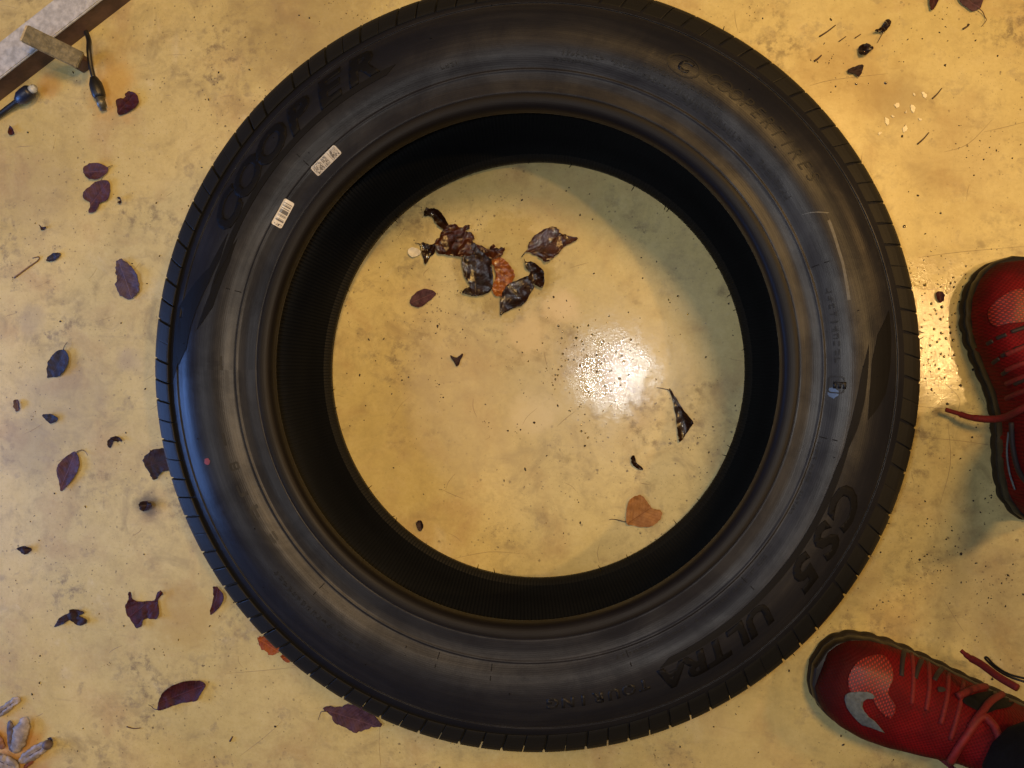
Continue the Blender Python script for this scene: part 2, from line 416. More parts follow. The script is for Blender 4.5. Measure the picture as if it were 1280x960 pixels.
# ring outline of the approval mark and the oval emblem
def ring_mark(name, px, py, w_, h_, t_, m, hh=0.0006, power=2):
    r, a = P(px, py); bm = bmesh.new(); N = 40; rings = []
    for s, dz in ((1,-0.0004),(1,hh),(1-t_/min(w_,h_)*2,hh),(1-t_/min(w_,h_)*2,-0.0004)):
        rg = []
        for i in range(N):
            q = 2*math.pi*i/N; c, s_ = math.cos(q), math.sin(q)
            x = math.copysign(abs(c)**(2/power), c)*w_/2*s; y = math.copysign(abs(s_)**(2/power), s_)*h_/2*s
            rg.append(bm.verts.new(tyre_xyz(r+y, a-x/r, dz)))
        rings.append(rg)
    for A, B in zip(rings, rings[1:]):
        for i in range(N): bm.faces.new((A[i],A[(i+1)%N],B[(i+1)%N],B[i]))
    link(name, mesh_of(bm, name), m, tyre, smooth=False)
ring_mark('approval_ring', 1045, 481, 0.0145, 0.0125, 0.0009, M['outline'], power=5)
ring_mark('emblem_ring', 855, 82, 0.031, 0.0175, 0.0011, M['outline'])
rr, aa = P(855,82)
set_letters('C', rr-0.0045, aa, aa, 0.0135, 0.0006, M['outline'], 1.2, 0.2, name='emblem_letter')
# long dark arcs under the names, and the blade shapes at their ends
def arc_bar(p_start, p_end, r0, wid, taper=0.12, n=48):
    s0 = P(*p_start)[1] % (2*math.pi); s1 = P(*p_end)[1] % (2*math.pi)
    top = []; bot = []
    for i in range(n+1):
        t = i/n; a = s0+(s1-s0)*t
        k2 = sstep(0, taper, t)*sstep(1.0, 1-taper*0.35, t)*0.94+0.06
        top.append((r0+wid*0.5, a)); bot.append((r0+wid*0.5-wid*k2, a))
    drape('raised_stripe', top+bot[::-1], 0.0007, M['letter'], 0.005)
arc_bar((250,350), (497,87), 0.2855, 0.0052)
arc_bar((1072,545), (822,828), 0.2835, 0.0052)
for poly in ([(285,292),(262,334),(235,366),(222,387),(216,430),(215,473),(224,455),(233,436),(238,410),(246,386),(262,352),(276,322)],
             [(297,298),(283,318),(270,340),(262,368),(246,412),(254,402),(266,384),(276,356),(287,328)],
             [(1111,388),(1097,418),(1090,450),(1087,490),(1085,525),(1096,512),(1107,492),(1113,455),(1114,420)],
             [(1086,430),(1077,465),(1070,500),(1060,540),(1050,575),(1060,562),(1072,535),(1081,500),(1085,465)]):
    q0 = P(*poly[0])[1]
    drape('raised_blade', [(lambda q:(min(q[0],0.3252), q0+(q[1]-q0+math.pi) % (2*math.pi)-math.pi))(P(*p)) for p in poly], 0.0004, M['letter'], 0.005)
# size and service marks too worn to read: short raised strokes
def fine_marks(name, items, m, h=0.0005):
    bm = bmesh.new()
    for r, a, wd, ht in items:
        q = [(r-ht/2,a-wd/2/r),(r-ht/2,a+wd/2/r),(r+ht/2,a+wd/2/r),(r+ht/2,a-wd/2/r)]
        lo = [bm.verts.new(tyre_xyz(*p, -0.0004)) for p in q]; hi = [bm.verts.new(tyre_xyz(*p, h)) for p in q]
        bm.faces.new(hi)
        for i in range(4): bm.faces.new((lo[i],lo[(i+1)%4],hi[(i+1)%4],hi[i]))
    return link(name, mesh_of(bm, name), m, tyre, smooth=False)
def scribble(pA, pB, r, hgt, pitch):
    a, b = P(*pA)[1] % (2*math.pi), P(*pB)[1] % (2*math.pi); out = []; n = int(abs(b-a)*r/pitch)
    for i in range(n):
        if random.random() < 0.12: continue
        t = a+(b-a)*(i+0.5)/n
        for _ in range(3):
            if random.random() < 0.5: out.append((r+random.uniform(-.35,.35)*hgt, t+random.uniform(-.2,.2)*pitch/r, pitch*0.62, hgt*0.16))
            else: out.append((r, t+random.uniform(-.32,.32)*pitch/r, pitch*0.15, hgt*random.uniform(.6,1)))
    return out
it = scribble((700,72),(795,92),0.2745,0.0045,0.0042)+scribble((800,88),(905,142),0.2795,0.0050,0.0044)+scribble((800,100),(905,155),0.2715,0.0050,0.0044)
it += scribble((850,125),(985,250),0.2690,0.0062,0.0052)+scribble((690,78),(740,82),0.2690,0.0026,0.003)
it += scribble((1030,360),(1042,455),0.2700,0.0060,0.0060)+scribble((1060,560),(1000,650),0.2640,0.0030,0.0032)
it += scribble((960,690),(860,765),0.2665,0.0030,0.003)+scribble((360,700),(470,790),0.2880,0.0050,0.006)
it += scribble((850,770),(760,795),0.2665,0.0030,0.003)+scribble((548,80),(575,78),0.2720,0.0040,0.004)
tag(fine_marks('fine_lettering', it, M['outline']), kind='stuff')
it = []
for px, py, wd, ht in ((276,452,0.0165,0.0100),(285,548,0.0150,0.0095),(293,583,0.0080,0.0085),(303,612,0.0130,0.0090),(321,641,0.0150,0.0095),(340,672,0.0120,0.0080)):
    r, a = P(px,py); a %= 2*math.pi; r = min(r, 0.283)
    for dr, da_, w_, h_ in ((0.36,0,0.8,0.22),(-0.36,0,0.8,0.22),(0,-0.36,0.26,0.7),(0,0.36,0.26,random.choice((0.3,0.7))),(0,0,0.6,0.2)):
        if random.random() < 0.35: continue
        it.append((r+dr*ht, a+da_*wd/r, w_*wd, h_*ht))
tag(fine_marks('worn_marks', it, M['outline'], 0.0003), kind='stuff')
# short radial wear ticks
for px, py in ((366,188),(1040,325),(545,830),(612,858),(785,820),(300,365),(395,740),(1020,545),(930,725)):
    r, a = P(px,py); fine_marks('radial_ridge', [(0.270, a, 0.0008, 0.013)], M['letter'], 0.0004)
# rubber moulding hairs
bm = bmesh.new()
def hair(p, d, L):
    d = d.normalized(); mid_ = p+d*L*0.5+Vector((0,0,random.uniform(-.001,.001)))
    tube_bm(bm, [p-d*0.001, mid_, p+d*L], [0.0005,0.0004,0.0002], 5)
for i in range(26):
    a = random.uniform(0, 2*math.pi); z = TOP-0.1885+random.uniform(-0.002,0.003); cx, cy = tc(z)
    p = Vector((cx-TX+0.2288*math.cos(a), cy-TY+0.2288*math.sin(a), z))
    hair(p, Vector((-math.cos(a+random.uniform(-.6,.6)), -math.sin(a+random.uniform(-.6,.6)), random.uniform(-.2,.4))), random.uniform(0.003,0.007))
for i in range(60):
    a = random.uniform(0, 2*math.pi); r = random.choice((0.3445,0.3462,0.3474)); z = {0.3445:0.184,0.3462:0.168,0.3474:0.142}[r]; cx, cy = tc(z)
    p = Vector((cx-TX+r*math.cos(a), cy-TY+r*math.sin(a), z))
    hair(p, Vector((math.cos(a+random.uniform(-.7,.7)), math.sin(a+random.uniform(-.7,.7)), random.uniform(-.2,.3))), random.uniform(0.002,0.0045))
for i in range(24):
    a = random.uniform(0, 2*math.pi); r = random.uniform(0.268,0.322)
    hair(tyre_xyz(r,a), Vector((random.uniform(-1,1),random.uniform(-1,1),1.2)), random.uniform(0.001,0.0022))
tag(link('moulding_hair', mesh_of(bm, 'moulding_hair'), M['letter'], tyre), kind='stuff')
# a red paint dot, and a small blue patch by the approval mark
M['red_paint'] = simple('red_paint_dot', (0.16,0.02,0.015), 0.5); M['blue_spot'] = simple('blue_tone', (0.015,0.045,0.13), 0.4)
def dab(px, py, rad, m, name, squash=1.0):
    r, a = P(px,py); poly = []
    for i in range(14):
        q = 2*math.pi*i/14; k2 = rad*random.uniform(.8,1.1); poly.append((r+k2*math.cos(q)*squash, a+k2*math.sin(q)/r))
    drape(name, poly, 0.00025, m, 0.004)
dab(259,577,0.0032,M['red_paint'],'paint_dot')
dab(1041,491,0.0046,M['blue_spot'],'blue_mark',0.9)
# pale scuffs
M['scuff'] = simple('pale_scuff', (0.018,0.020,0.024), 0.45, 0, 0.5, 300)
def scuff(pts, wd):
    L = [P(*p) for p in pts]; t = [(r+wd/2*random.uniform(.4,1.2),a) for r,a in L]; b = [(r-wd/2*random.uniform(.4,1.2),a) for r,a in L[::-1]]
    drape('scuff', t+b, 0.00012, M['scuff'], 0.004)
scuff([(1003,268),(1012,266),(1022,265),(1036,266)],0.0022)
scuff([(1036,275),(1043,295),(1048,312),(1053,330),(1058,352),(1061,375)],0.0025)

# stickers
def sticker_mat(kind):
    t = NT('sticker_'+kind); sep = t.n('ShaderNodeSeparateXYZ'); t.l(t.coord(), sep.inputs[0]); x, y = sep.outputs[0], sep.outputs[1]
    def cell(v, pitch): return t.math('FLOOR', t.math('DIVIDE', v, pitch))
    def wn(a, b):
        c = t.n('ShaderNodeCombineXYZ')
        for i, v in enumerate((a, b)):
            if isinstance(v,(int,float)): c.inputs[i].default_value = v
            else: t.l(v, c.inputs[i])
        n_ = t.n('ShaderNodeTexWhiteNoise', noise_dimensions='2D'); t.l(c.outputs[0], n_.inputs[0]); return n_.outputs[0]
    def band(v, a, b): return t.math('MULTIPLY', t.math('GREATER_THAN', v, a), t.math('LESS_THAN', v, b))
    if kind == 'barcode':
        ink = t.math('MULTIPLY', t.math('GREATER_THAN', wn(cell(x,0.00042),3.0), 0.42), band(x,-0.0088,0.0100))
        ink = t.math('MULTIPLY', ink, band(y,-0.0042,0.0036))
        txt = t.math('MULTIPLY', t.math('GREATER_THAN', wn(cell(x,0.0007),cell(y,0.0007)), 0.5), t.math('MULTIPLY', band(x,-0.0122,-0.0100), band(y,-0.0040,0.0030)))
        ink = t.math('MAXIMUM', ink, txt)
    else:
        rows = t.math('GREATER_THAN', wn(cell(x,0.00050), cell(y,0.0012)), 0.32)
        gap = t.math('ADD', band(x,-0.0046,-0.0039), t.math('ADD', band(x,0.0036,0.0042), band(x,0.0018,0.0023)))
        lines = t.math('GREATER_THAN', wn(cell(x,0.0006), 7.0), 0.35)
        mid_ = band(x, 0.0010, 0.0060)
        ink = t.math('ADD', t.math('MULTIPLY', rows, t.math('SUBTRACT',1.0,mid_)), t.math('MULTIPLY', lines, mid_))
        ink = t.math('MULTIPLY', ink, t.math('SUBTRACT', 1.0, gap))
        ink = t.math('MULTIPLY', ink, t.math('MULTIPLY', band(x,-0.0142,0.0138), band(y,-0.0043,0.0043)))
        dirt = t.ramp(t.noise(400,3,0.6),(0.35,0.6,0.5,1)); ink = t.math('MULTIPLY', ink, dirt)
    t.set(Base_Color=t.mix(t.math('MULTIPLY', ink, 0.88), (0.52,0.49,0.44) if kind=='barcode' else (0.38,0.37,0.36), (0.03,0.025,0.025)), Roughness=0.35)
    return t.m
def sticker(px, py, px2, py2, L, Wd, kind, label):
    r, a = P(px,py); c = tyre_xyz(r, a); r2, a2 = P(px2,py2); c2 = tyre_xyz(r2, a2)
    d = (c2-c); rz = math.atan2(d.y, d.x)
    bm = bmesh.new(); vs = []; rad = 0.0016; nx, ny = 12, 5
    poly = []
    for sx, sy, q0 in ((1,1,0),(-1,1,90),(-1,-1,180),(1,-1,270)):
        for q in (0,30,60,90):
            g = math.radians(q0+q); poly.append((sx*(L/2-rad)+rad*math.cos(g), sy*(Wd/2-rad)+rad*math.sin(g)))
    bm.free(); bm = poly_grid(poly, 0.002); bmesh.ops.recalc_face_normals(bm, faces=bm.faces)
    ret = bmesh.ops.extrude_face_region(bm, geom=bm.faces[:]); topv = {v for v in ret['geom'] if isinstance(v, bmesh.types.BMVert)}
    for v in bm.verts:
        X = c.x+v.co.x*math.cos(rz)-v.co.y*math.sin(rz); Y = c.y+v.co.x*math.sin(rz)+v.co.y*math.cos(rz)
        z = c.z
        for _ in range(4):
            ox, oy = tc(z); z = zprof(math.hypot(X-(ox-TX), Y-(oy-TY)))
        v.co.z = z - c.z + (0.0005 if v in topv else 0.0001)
    o = link('sticker', mesh_of(bm, 'sticker'), sticker_mat(kind), tyre, smooth=False)
    o.location = (c.x, c.y, c.z); o.rotation_euler = (0,0,rz); o['label'] = label
sticker(354,267,363,250,0.0262,0.0100,'barcode','small cream rounded sticker with barcode lines')
sticker(408,201,420,189,0.0305,0.0098,'dense','small white sticker densely printed in three fields')

# ------------------------------------------------------------------ leaves and litter
def leaf_mat(name, col, col2, wet=0.0, vein=None):
    t = NT(name); n1 = t.noise(110,5,0.65); n2 = t.noise(420,4,0.6)
    c = t.mix(t.ramp(n1,(0.35,0.65,0,1)), col, col2)
    c = t.mix(t.math('MULTIPLY', t.ramp(n2,(0.55,0.72,0,1)),0.5), c, tuple(q*0.4 for q in col))
    sep = t.n('ShaderNodeSeparateXYZ'); t.l(t.coord(), sep.inputs[0])
    ay = t.math('ABSOLUTE', sep.outputs[1])
    mid_ = t.ramp(ay, (0.0002,0.0007,1,0))
    ph = t.math('SINE', t.math('MULTIPLY', t.math('SUBTRACT', sep.outputs[0], t.math('MULTIPLY', ay, 0.8)), 2*math.pi/0.0040))
    sv = t.ramp(ph, (0.86,0.98,0,0.6))
    vn = t.math('MAXIMUM', mid_, sv)
    c = t.mix(t.math('MULTIPLY', vn, 0.25 if wet else 0.45), c, vein or tuple(min(1,q*1.9+0.01) for q in col2))
    nrm = t.bump(vn, 0.5, 0.0005); nrm = t.bump(n1, 0.5, 0.0010, nrm)
    t.set(Base_Color=c, Roughness=0.40 if wet else 0.6, Normal=nrm); t.b.inputs['Specular IOR Level'].default_value = 0.25
    if wet: t.b.inputs['Coat Weight'].default_value = 0.6; t.b.inputs['Coat Roughness'].default_value = 0.09; nb = t.bump(t.noise(300,2,0.5), 0.45, 0.0009, nrm); t.l(nb, t.b.inputs['Coat Normal']); t.b.inputs['Specular IOR Level'].default_value = 0.2
    return t.m
LM = {
 'maroon': leaf_mat('maroon_leaf', (0.026,0.005,0.006), (0.055,0.010,0.012)),
 'purple': leaf_mat('purple_leaf', (0.042,0.016,0.022), (0.080,0.034,0.044)),
 'plum': leaf_mat('plum_leaf', (0.048,0.028,0.042), (0.090,0.060,0.080)),
 'blue': leaf_mat('slate_leaf', (0.016,0.016,0.032), (0.034,0.032,0.060)),
 'dark': leaf_mat('dark_leaf', (0.014,0.007,0.008), (0.030,0.013,0.014)),
 'wetdark': leaf_mat('wet_dark_leaf', (0.007,0.0025,0.0012), (0.020,0.006,0.002), 0.9),
 'wetred': leaf_mat('wet_red_leaf', (0.016,0.004,0.002), (0.060,0.015,0.004), 0.9),
 'wetbrown': leaf_mat('wet_brown_leaf', (0.024,0.008,0.004), (0.060,0.020,0.009), 0.9),
 'wetorange': leaf_mat('wet_orange_leaf', (0.12,0.030,0.006), (0.28,0.085,0.012), 0.9),
 'orange': leaf_mat('tan_leaf', (0.27,0.115,0.035), (0.40,0.19,0.065), 0, (0.14,0.05,0.02)),
 'redorange': leaf_mat('red_orange_leaf', (0.20,0.035,0.006), (0.32,0.08,0.012)),
}
M['stem'] = simple('leaf_stem', (0.07,0.035,0.022), 0.5); M['twig'] = simple('dry_twig', (0.17,0.10,0.055), 0.7)
ZO = {'A':(480,240,4.571),'B':(680,400,3.2),'L':(0,300,2.743),'BL':(0,640,3.0),'BM':(280,720,4.0),'TL':(0,0,3.2),'TR':(960,0,4.0),'PD':(0,850,8.727),'N':(0,0,1.0)}
def zp(zone, p): x, y, s = ZO[zone]; return (x+p[0]/s, y+p[1]/s)
def leaf(zone, poly, mat, label, base=0.0012, curl=0.003, crump=0.0016, stem=None, axis=None, name='fallen_leaf', cat='leaf', group=None, fold=0.0, serr=0.0004, thick=0.00045):
    W = [at(*zp(zone,p), base+0.001) for p in poly]
    cx = sum(p.x for p in W)/len(W); cy = sum(p.y for p in W)/len(W)
    if axis is None:      # principal axis
        sxx = sum((p.x-cx)**2 for p in W); syy = sum((p.y-cy)**2 for p in W); sxy = sum((p.x-cx)*(p.y-cy) for p in W)
        axis = 0.5*math.atan2(2*sxy, sxx-syy)
    c, s = math.cos(axis), math.sin(axis)
    L = [((p.x-cx)*c+(p.y-cy)*s, -(p.x-cx)*s+(p.y-cy)*c) for p in W]
    L = catmull(L, 4, True)
    L = [(x+random.uniform(-serr,serr), y+random.uniform(-serr,serr)) for x, y in L]
    hw = max(abs(p[1]) for p in L)+1e-6; hl = max(abs(p[0]) for p in L)+1e-6
    try: bm = poly_grid(L, max(0.0016, hl/9))
    except Exception: return
    sd = random.uniform(0,100)
    for v in bm.verts:
        x, y = v.co.x, v.co.y
        n_ = noise.noise(Vector((x*170+sd, y*170, sd))); n2 = noise.noise(Vector((x*420+sd, y*420, sd)))
        v.co.z = max(0, curl*((y/hw)**2*0.8+(x/hl)**4*0.5) + crump*(n_*0.9+0.6) + crump*0.45*n2 + fold*max(0, y/hw))
    thicken(bm, thick)
    lo = min(v.co.z for v in bm.verts)
    for v in bm.verts: v.co.z -= lo
    me = mesh_of(bm, name)
    if stem:
        root = empty(name, (cx,cy,base), axis); b = link('blade', me, LM[mat] if isinstance(mat,str) else mat, root)
        q = catmull([tuple(at(*zp(zone,p), base+0.0012)) for p in stem], 5)
        q = [Vector(p)-Vector((cx,cy,base)) for p in q]; q = [Vector((p.x*c+p.y*s, -p.x*s+p.y*c, 0.0012+0.0014*math.sin(i*0.7))) for i, p in enumerate(q)]
        tube('stem', q, [0.00055-0.0003*i/len(q) for i in range(len(q))], M['stem'], root, 6)
        o = root
    else:
        o = link(name, me, LM[mat] if isinstance(mat,str) else mat); o.location = (cx,cy,base); o.rotation_euler = (0,0,axis)
    tag(o, label, cat, group); return o

G1, G2 = 'leaves scattered on the floor left of the tyre', 'leaves and leaf pieces inside the tyre ring'
leaf('TL',[(470,440),(470,400),(500,390),(505,372),(525,366),(550,380),(557,410),(535,440),(490,460),(475,458)],'maroon','dark maroon notched leaf just right of the metal tipped cable end',group=G1)
leaf('TL',[(335,690),(345,665),(385,652),(430,668),(430,690),(395,718),(355,715)],'purple','small purple oval leaf, upper of two touching leaves below the cable',stem=[(430,672),(450,662)],group=G1)
leaf('TL',[(335,790),(345,765),(385,730),(430,722),(443,750),(435,800),(405,810),(385,845),(355,850),(362,815)],'purple','torn purple leaf, lower of two touching leaves below the cable',stem=[(408,728),(412,708)],group=G1)
leaf('L',[(400,80),(420,65),(445,85),(475,120),(480,160),(470,190),(440,203),(415,190),(398,160),(403,130),(396,110)],'plum','long oval mauve leaf with ragged edges near the left of the tyre',serr=0.0011,group=G1)
leaf('L',[(165,470),(165,430),(185,395),(215,375),(235,390),(235,430),(210,465),(185,470)],'blue','slate blue pointed leaf with short stem at top, far left floor',stem=[(217,378),(230,350)],group=G1)
leaf('L',[(148,600),(175,596),(195,605),(198,618),(178,630),(160,618)],'blue','tiny slate blue leaf piece between the two stemmed leaves at left',group=G1)
leaf('L',[(212,860),(205,830),(197,790),(215,755),(245,730),(262,728),(275,765),(265,800),(235,840)],'purple','purple leaf with a hooked stem at its upper end, left floor',stem=[(258,732),(280,720),(302,738)],group=G1)
leaf('L',[(492,755),(510,730),(530,718),(570,715),(600,740),(600,780),(560,795),(535,820),(515,800)],'dark','dark crumpled leaf half hidden under the left edge of the tyre',serr=0.001,curl=0.004,group=G1)
leaf('L',[(370,705),(375,685),(400,672),(420,685),(418,692),(400,682),(388,695),(382,712)],'dark','small hook shaped dark leaf scrap left of the half hidden leaf',cat='leaf scrap',name='leaf_scrap',group=G1)
leaf('L',[(482,905),(497,893),(520,900),(524,915),(505,928),(486,920)],'dark','dark clod in a brown stain just left of the tyre',crump=0.004,name='dirt_clod',cat='clod',thick=0.001)
leaf('L',[(160,70),(180,48),(205,45),(205,55),(190,72)],'blue','tiny grey leaf scrap beside the tip of the thin twig',name='leaf_scrap',cat='leaf scrap')
leaf('L',[(50,550),(60,547),(70,560),(68,580),(58,588),(50,570)],'plum','faint grey leaf scrap at the far left edge of the floor',name='leaf_scrap',cat='leaf scrap')
leaf('BL',[(70,135),(100,125),(118,135),(112,155),(90,153)],'dark','dark brown lump alone at far left, above the lobed scrap',crump=0.003,name='dirt_clod',cat='clod',thick=0.001)
leaf('BL',[(208,430),(228,395),(265,375),(272,362),(300,368),(318,378),(300,388),(325,398),(330,412),(315,422),(290,420),(265,405),(240,418)],'dark','dark many lobed crumpled leaf at lower left',crump=0.003,curl=0.004,group=G1)
leaf('BL',[(488,302),(497,296),(499,322),(520,335),(580,330),(590,305),(607,292),(614,306),(594,332),(598,395),(555,398),(540,405),(535,425),(515,433),(498,415),(480,390),(472,355),(485,325)],'maroon','bow shaped red brown leaf with two curled tendrils, lower left floor',crump=0.0022,curl=0.004,group=G1)
leaf('BL',[(800,285),(815,280),(842,315),(830,350),(795,383),(790,370),(800,330)],'maroon','narrow red leaf sliver close to the lower left edge of the tyre',group=G1)
leaf('BL',[(600,740),(600,705),(615,675),(655,645),(700,630),(750,632),(775,645),(755,680),(740,705),(700,710),(650,725)],'maroon','glossy dark maroon leaf with its stem to the left, bottom left floor',stem=[(603,738),(575,738),(558,722)],curl=0.006,group=G1)
leaf('BM',[(170,310),(200,300),(240,320),(290,360),(240,395),(210,375),(180,350)],'redorange','bright orange leaf poking out under the lower left of the tyre',serr=0.001)
leaf('BM',[(285,400),(330,375),(350,405),(320,432)],'redorange','small orange red scrap under the tyre, right of the orange leaf',name='leaf_scrap',cat='leaf scrap')
leaf('BM',[(495,665),(520,650),(580,655),(620,640),(700,650),(790,740),(740,755),(690,775),(640,775),(590,745),(560,735),(530,690)],'purple','purple brown toothed leaf tucked under the bottom edge of the tyre',stem=[(520,675),(485,680),(472,718)],serr=0.0008,curl=0.004)
# inside the ring
leaf('A',[(240,90),(262,95),(300,100),(335,125),(360,165),(372,200),(350,218),(325,205),(298,180),(280,150),(262,138),(232,138)],'wetdark','black curled leaf at the top left end of the wet leaf pile',curl=0.006,group=G2)
leaf('A',[(345,215),(375,190),(420,190),(440,205),(488,188),(494,205),(470,225),(500,235),(518,262),(505,290),(500,320),(520,345),(490,368),(430,370),(350,360),(305,350),(298,320),(290,290),(318,255),(325,235)],'wetred','glistening reddish crumpled leaf in the upper left of the wet pile',curl=0.004,crump=0.004,base=0.0016,serr=0.0008,group=G2)
leaf('A',[(205,297),(225,288),(260,300),(292,300),(298,330),(285,355),(262,375),(240,415),(222,370),(213,340),(208,305)],'wetdark','dark triangular leaf beside the white chip at left of the pile',stem=[(210,300),(178,290)],group=G2)
leaf('A',[(145,325),(170,318),(195,325),(212,345),(200,362),(165,372),(142,355)],simple('white_chip',(0.72,0.68,0.58),0.5,0,0.1,300),'small white chip at the left end of the wet leaf pile',name='paint_chip',cat='chip',thick=0.001)
leaf('A',[(500,290),(545,310),(590,340),(615,380),(620,430),(628,500),(615,560),(575,585),(530,595),(480,588),(448,575),(470,550),(490,538),(465,490),(452,440),(445,390),(460,360),(490,345)],'wetdark','large black wet leaf in the middle of the leaf pile',curl=0.004,crump=0.0022,base=0.0025,group=G2)
leaf('A',[(530,300),(600,322),(622,302),(650,325),(692,318),(682,350),(655,378),(600,378),(560,345)],'wetred','dark red ragged leaf strip joining the black and orange wet leaves',crump=0.004,base=0.004,serr=0.001,group=G2)
leaf('A',[(612,390),(660,375),(700,400),(735,440),(748,475),(735,520),(700,545),(680,570),(665,600),(620,575),(628,520),(640,480),(630,430)],'wetorange','wet orange brown leaf against the right of the black leaf',crump=0.003,base=0.0014,serr=0.0008,group=G2)
leaf('A',[(665,600),(680,575),(710,530),(760,505),(820,480),(840,500),(858,540),(840,580),(800,640),(740,665),(690,690),(665,703)],'wetdark','pointed black leaf beaded with water at the lower right of the pile',curl=0.004,crump=0.0025,base=0.0018,group=G2)
leaf('A',[(800,372),(812,400),(850,400),(890,430),(918,465),(912,545),(880,540),(850,520),(825,490),(835,460),(812,435),(805,410)],'wetdark','small black folded leaf just above the beaded pointed leaf',curl=0.006,crump=0.003,base=0.003,group=G2)
leaf('A',[(785,375),(820,330),(828,300),(855,260),(900,225),(950,205),(995,210),(1005,235),(1050,248),(1110,265),(1070,295),(1030,310),(1000,350),(960,385),(925,402),(890,375),(850,355),(815,345)],'wetbrown','broad brown wet leaf with a sharp tip, right of the pile',curl=0.004,crump=0.003,serr=0.0007,group=G2)
leaf('A',[(150,640),(160,600),(200,565),(245,553),(298,575),(280,605),(240,640),(200,660)],'purple','small dry oval purple leaf below the wet leaf pile',group=G2)
leaf('B',[(500,275),(515,290),(545,340),(570,375),(595,407),(585,430),(548,485),(536,470),(532,420),(522,360),(512,310)],'wetdark','narrow folded black leaf right of the bright reflection',stem=[(502,282),(490,277),(450,270)],curl=0.006,fold=0.004,group=G2)
leaf('B',[(348,548),(362,542),(370,570),(395,590),(390,600),(365,588),(350,572)],'wetdark','tiny black leaf crumb above the tan leaf',name='leaf_scrap',cat='leaf scrap')
leaf('B',[(330,810),(332,750),(345,715),(382,697),(405,715),(430,750),(455,758),(472,770),(465,795),(435,820),(400,828),(360,822)],'orange','dry tan orange leaf with a long thin stem inside the ring',stem=[(333,808),(290,799),(262,798)],axis=0.6,curl=0.005,group=G2)
leaf('N',[(563,444),(571,447),(579,442),(576,450),(572,458),(567,452)],'dark','tiny dark scrap midway inside the ring, left of centre',name='leaf_scrap',cat='leaf scrap')
leaf('N',[(521,653),(526,650),(530,657),(526,664),(522,660)],'dark','tiny dark scrap near the lower left inner rim of the ring',name='leaf_scrap',cat='leaf scrap')
# top right
leaf('TR',[(530,160),(560,140),(580,110),(600,98),(615,110),(600,140),(585,160),(560,165)],'wetdark','dark wet leaf scrap with a thin tail, topmost of three at upper right',stem=[(575,160),(548,212)],crump=0.003,name='leaf_scrap',cat='leaf scrap',group='dark scraps right of the tyre top')
leaf('TR',[(450,240),(480,225),(505,230),(525,245),(505,262),(480,282),(455,275)],'wetdark','dark glistening leaf scrap, middle of three at upper right',crump=0.004,name='leaf_scrap',cat='leaf scrap',group='dark scraps right of the tyre top')
leaf('TR',[(398,350),(425,335),(470,325),(475,345),(455,385),(430,370),(405,365)],'dark','dark three cornered leaf scrap, lowest of three at upper right',name='leaf_scrap',cat='leaf scrap',group='dark scraps right of the tyre top')
leaf('TR',[(805,-30),(852,-25),(845,20),(822,52),(808,35)],'maroon','narrow brown leaf cut by the top edge of the picture at right')
leaf('TR',[(945,-50),(1070,-50),(1068,30),(1045,48),(1020,55),(990,35),(960,10)],'purple','brown leaf with a hooked stem cut by the top edge at far right',stem=[(1045,40),(1080,70),(1090,100),(1070,130)])
leaf('N',[(1170,367),(1175,364),(1180,368),(1179,376),(1173,378)],'maroon','small dark red blot of leaf on the floor left of the right shoe',name='leaf_scrap',cat='leaf scrap')
leaf('TL',[(35,515),(45,505),(55,522),(60,535),(42,540)],'maroon','tiny brown scrap under the left cable',name='leaf_scrap',cat='leaf scrap')
leaf('TL',[(158,898),(168,908),(182,906),(184,914),(166,920)],'dark','tiny dark scrap above the twig at far left',name='leaf_scrap',cat='leaf scrap')
leaf('TL',[(470,792),(480,788),(488,800),(484,815),(474,810),(480,800)],'dark','tiny dark ring shaped scrap right of the torn purple leaf',name='leaf_scrap',cat='leaf scrap')
leaf('PD',[(520,640),(545,625),(580,640),(565,695),(545,670)],'dark','tiny dark scrap touching the tip of the pale pods',name='leaf_scrap',cat='leaf scrap')
leaf('N',[(138,548),(142,546),(150,549),(148,552)],'dark','short dark fleck beside the hook shaped scrap',name='leaf_scrap',cat='leaf scrap')
# needles and twig
def needle(zone, pts, label, rad=0.0006, m=None, name='dry_needle', cat='needle', group='short dry needles at upper right'):
    q = [at(*zp(zone,p), 0.001) for p in pts]; o0 = q[0].copy(); o0.z = 0
    o = tube(name, [p-o0 for p in catmull([tuple(p) for p in q], 4)], rad, m or M['stem'], seg=6) if False else None
    pp = [Vector(p)-o0 for p in catmull([tuple(p) for p in q], 4)]
    o = tube(name, pp, [rad*(1-0.5*i/len(pp)) for i in range(len(pp))], m or M['stem'], seg=6); o.location = o0
    tag(o, label, cat, group)
needle('TR',[(258,182),(300,155),(338,125)],'dark needle near the tyre, left of the topmost scrap',0.0009)
needle('TR',[(355,207),(390,182)],'short faint needle just left of the tailed scrap')
needle('TR',[(435,190),(465,170)],'shortest needle touching the side of the tailed scrap')
needle('TR',[(232,305),(250,293),(268,275)],'thick dark needle beside the tyre at upper right',0.0012)
needle('TR',[(975,145),(1003,128)],'short dark needle left of the hooked leaf stem',0.0011)
needle('TR',[(822,493),(848,468),(870,440)],'dark needle right of the pale chipped paint',0.0008)
needle('TR',[(748,720),(778,694),(805,662)],'dark needle below the pale chipped paint',0.0009)
needle('BL',[(475,805),(500,812),(527,810)],'thin dark needle below the glossy maroon leaf',0.0008,group='needles at lower left')
needle('BL',[(862,860),(872,842)],'short dark needle at bottom left near the tyre leaf',0.0012,group='needles at lower left')
needle('L',[(48,130),(95,95),(130,70),(133,58),(112,62)],'thin bent brown twig at the far left',0.0011,M['twig'],'twig','twig',None)
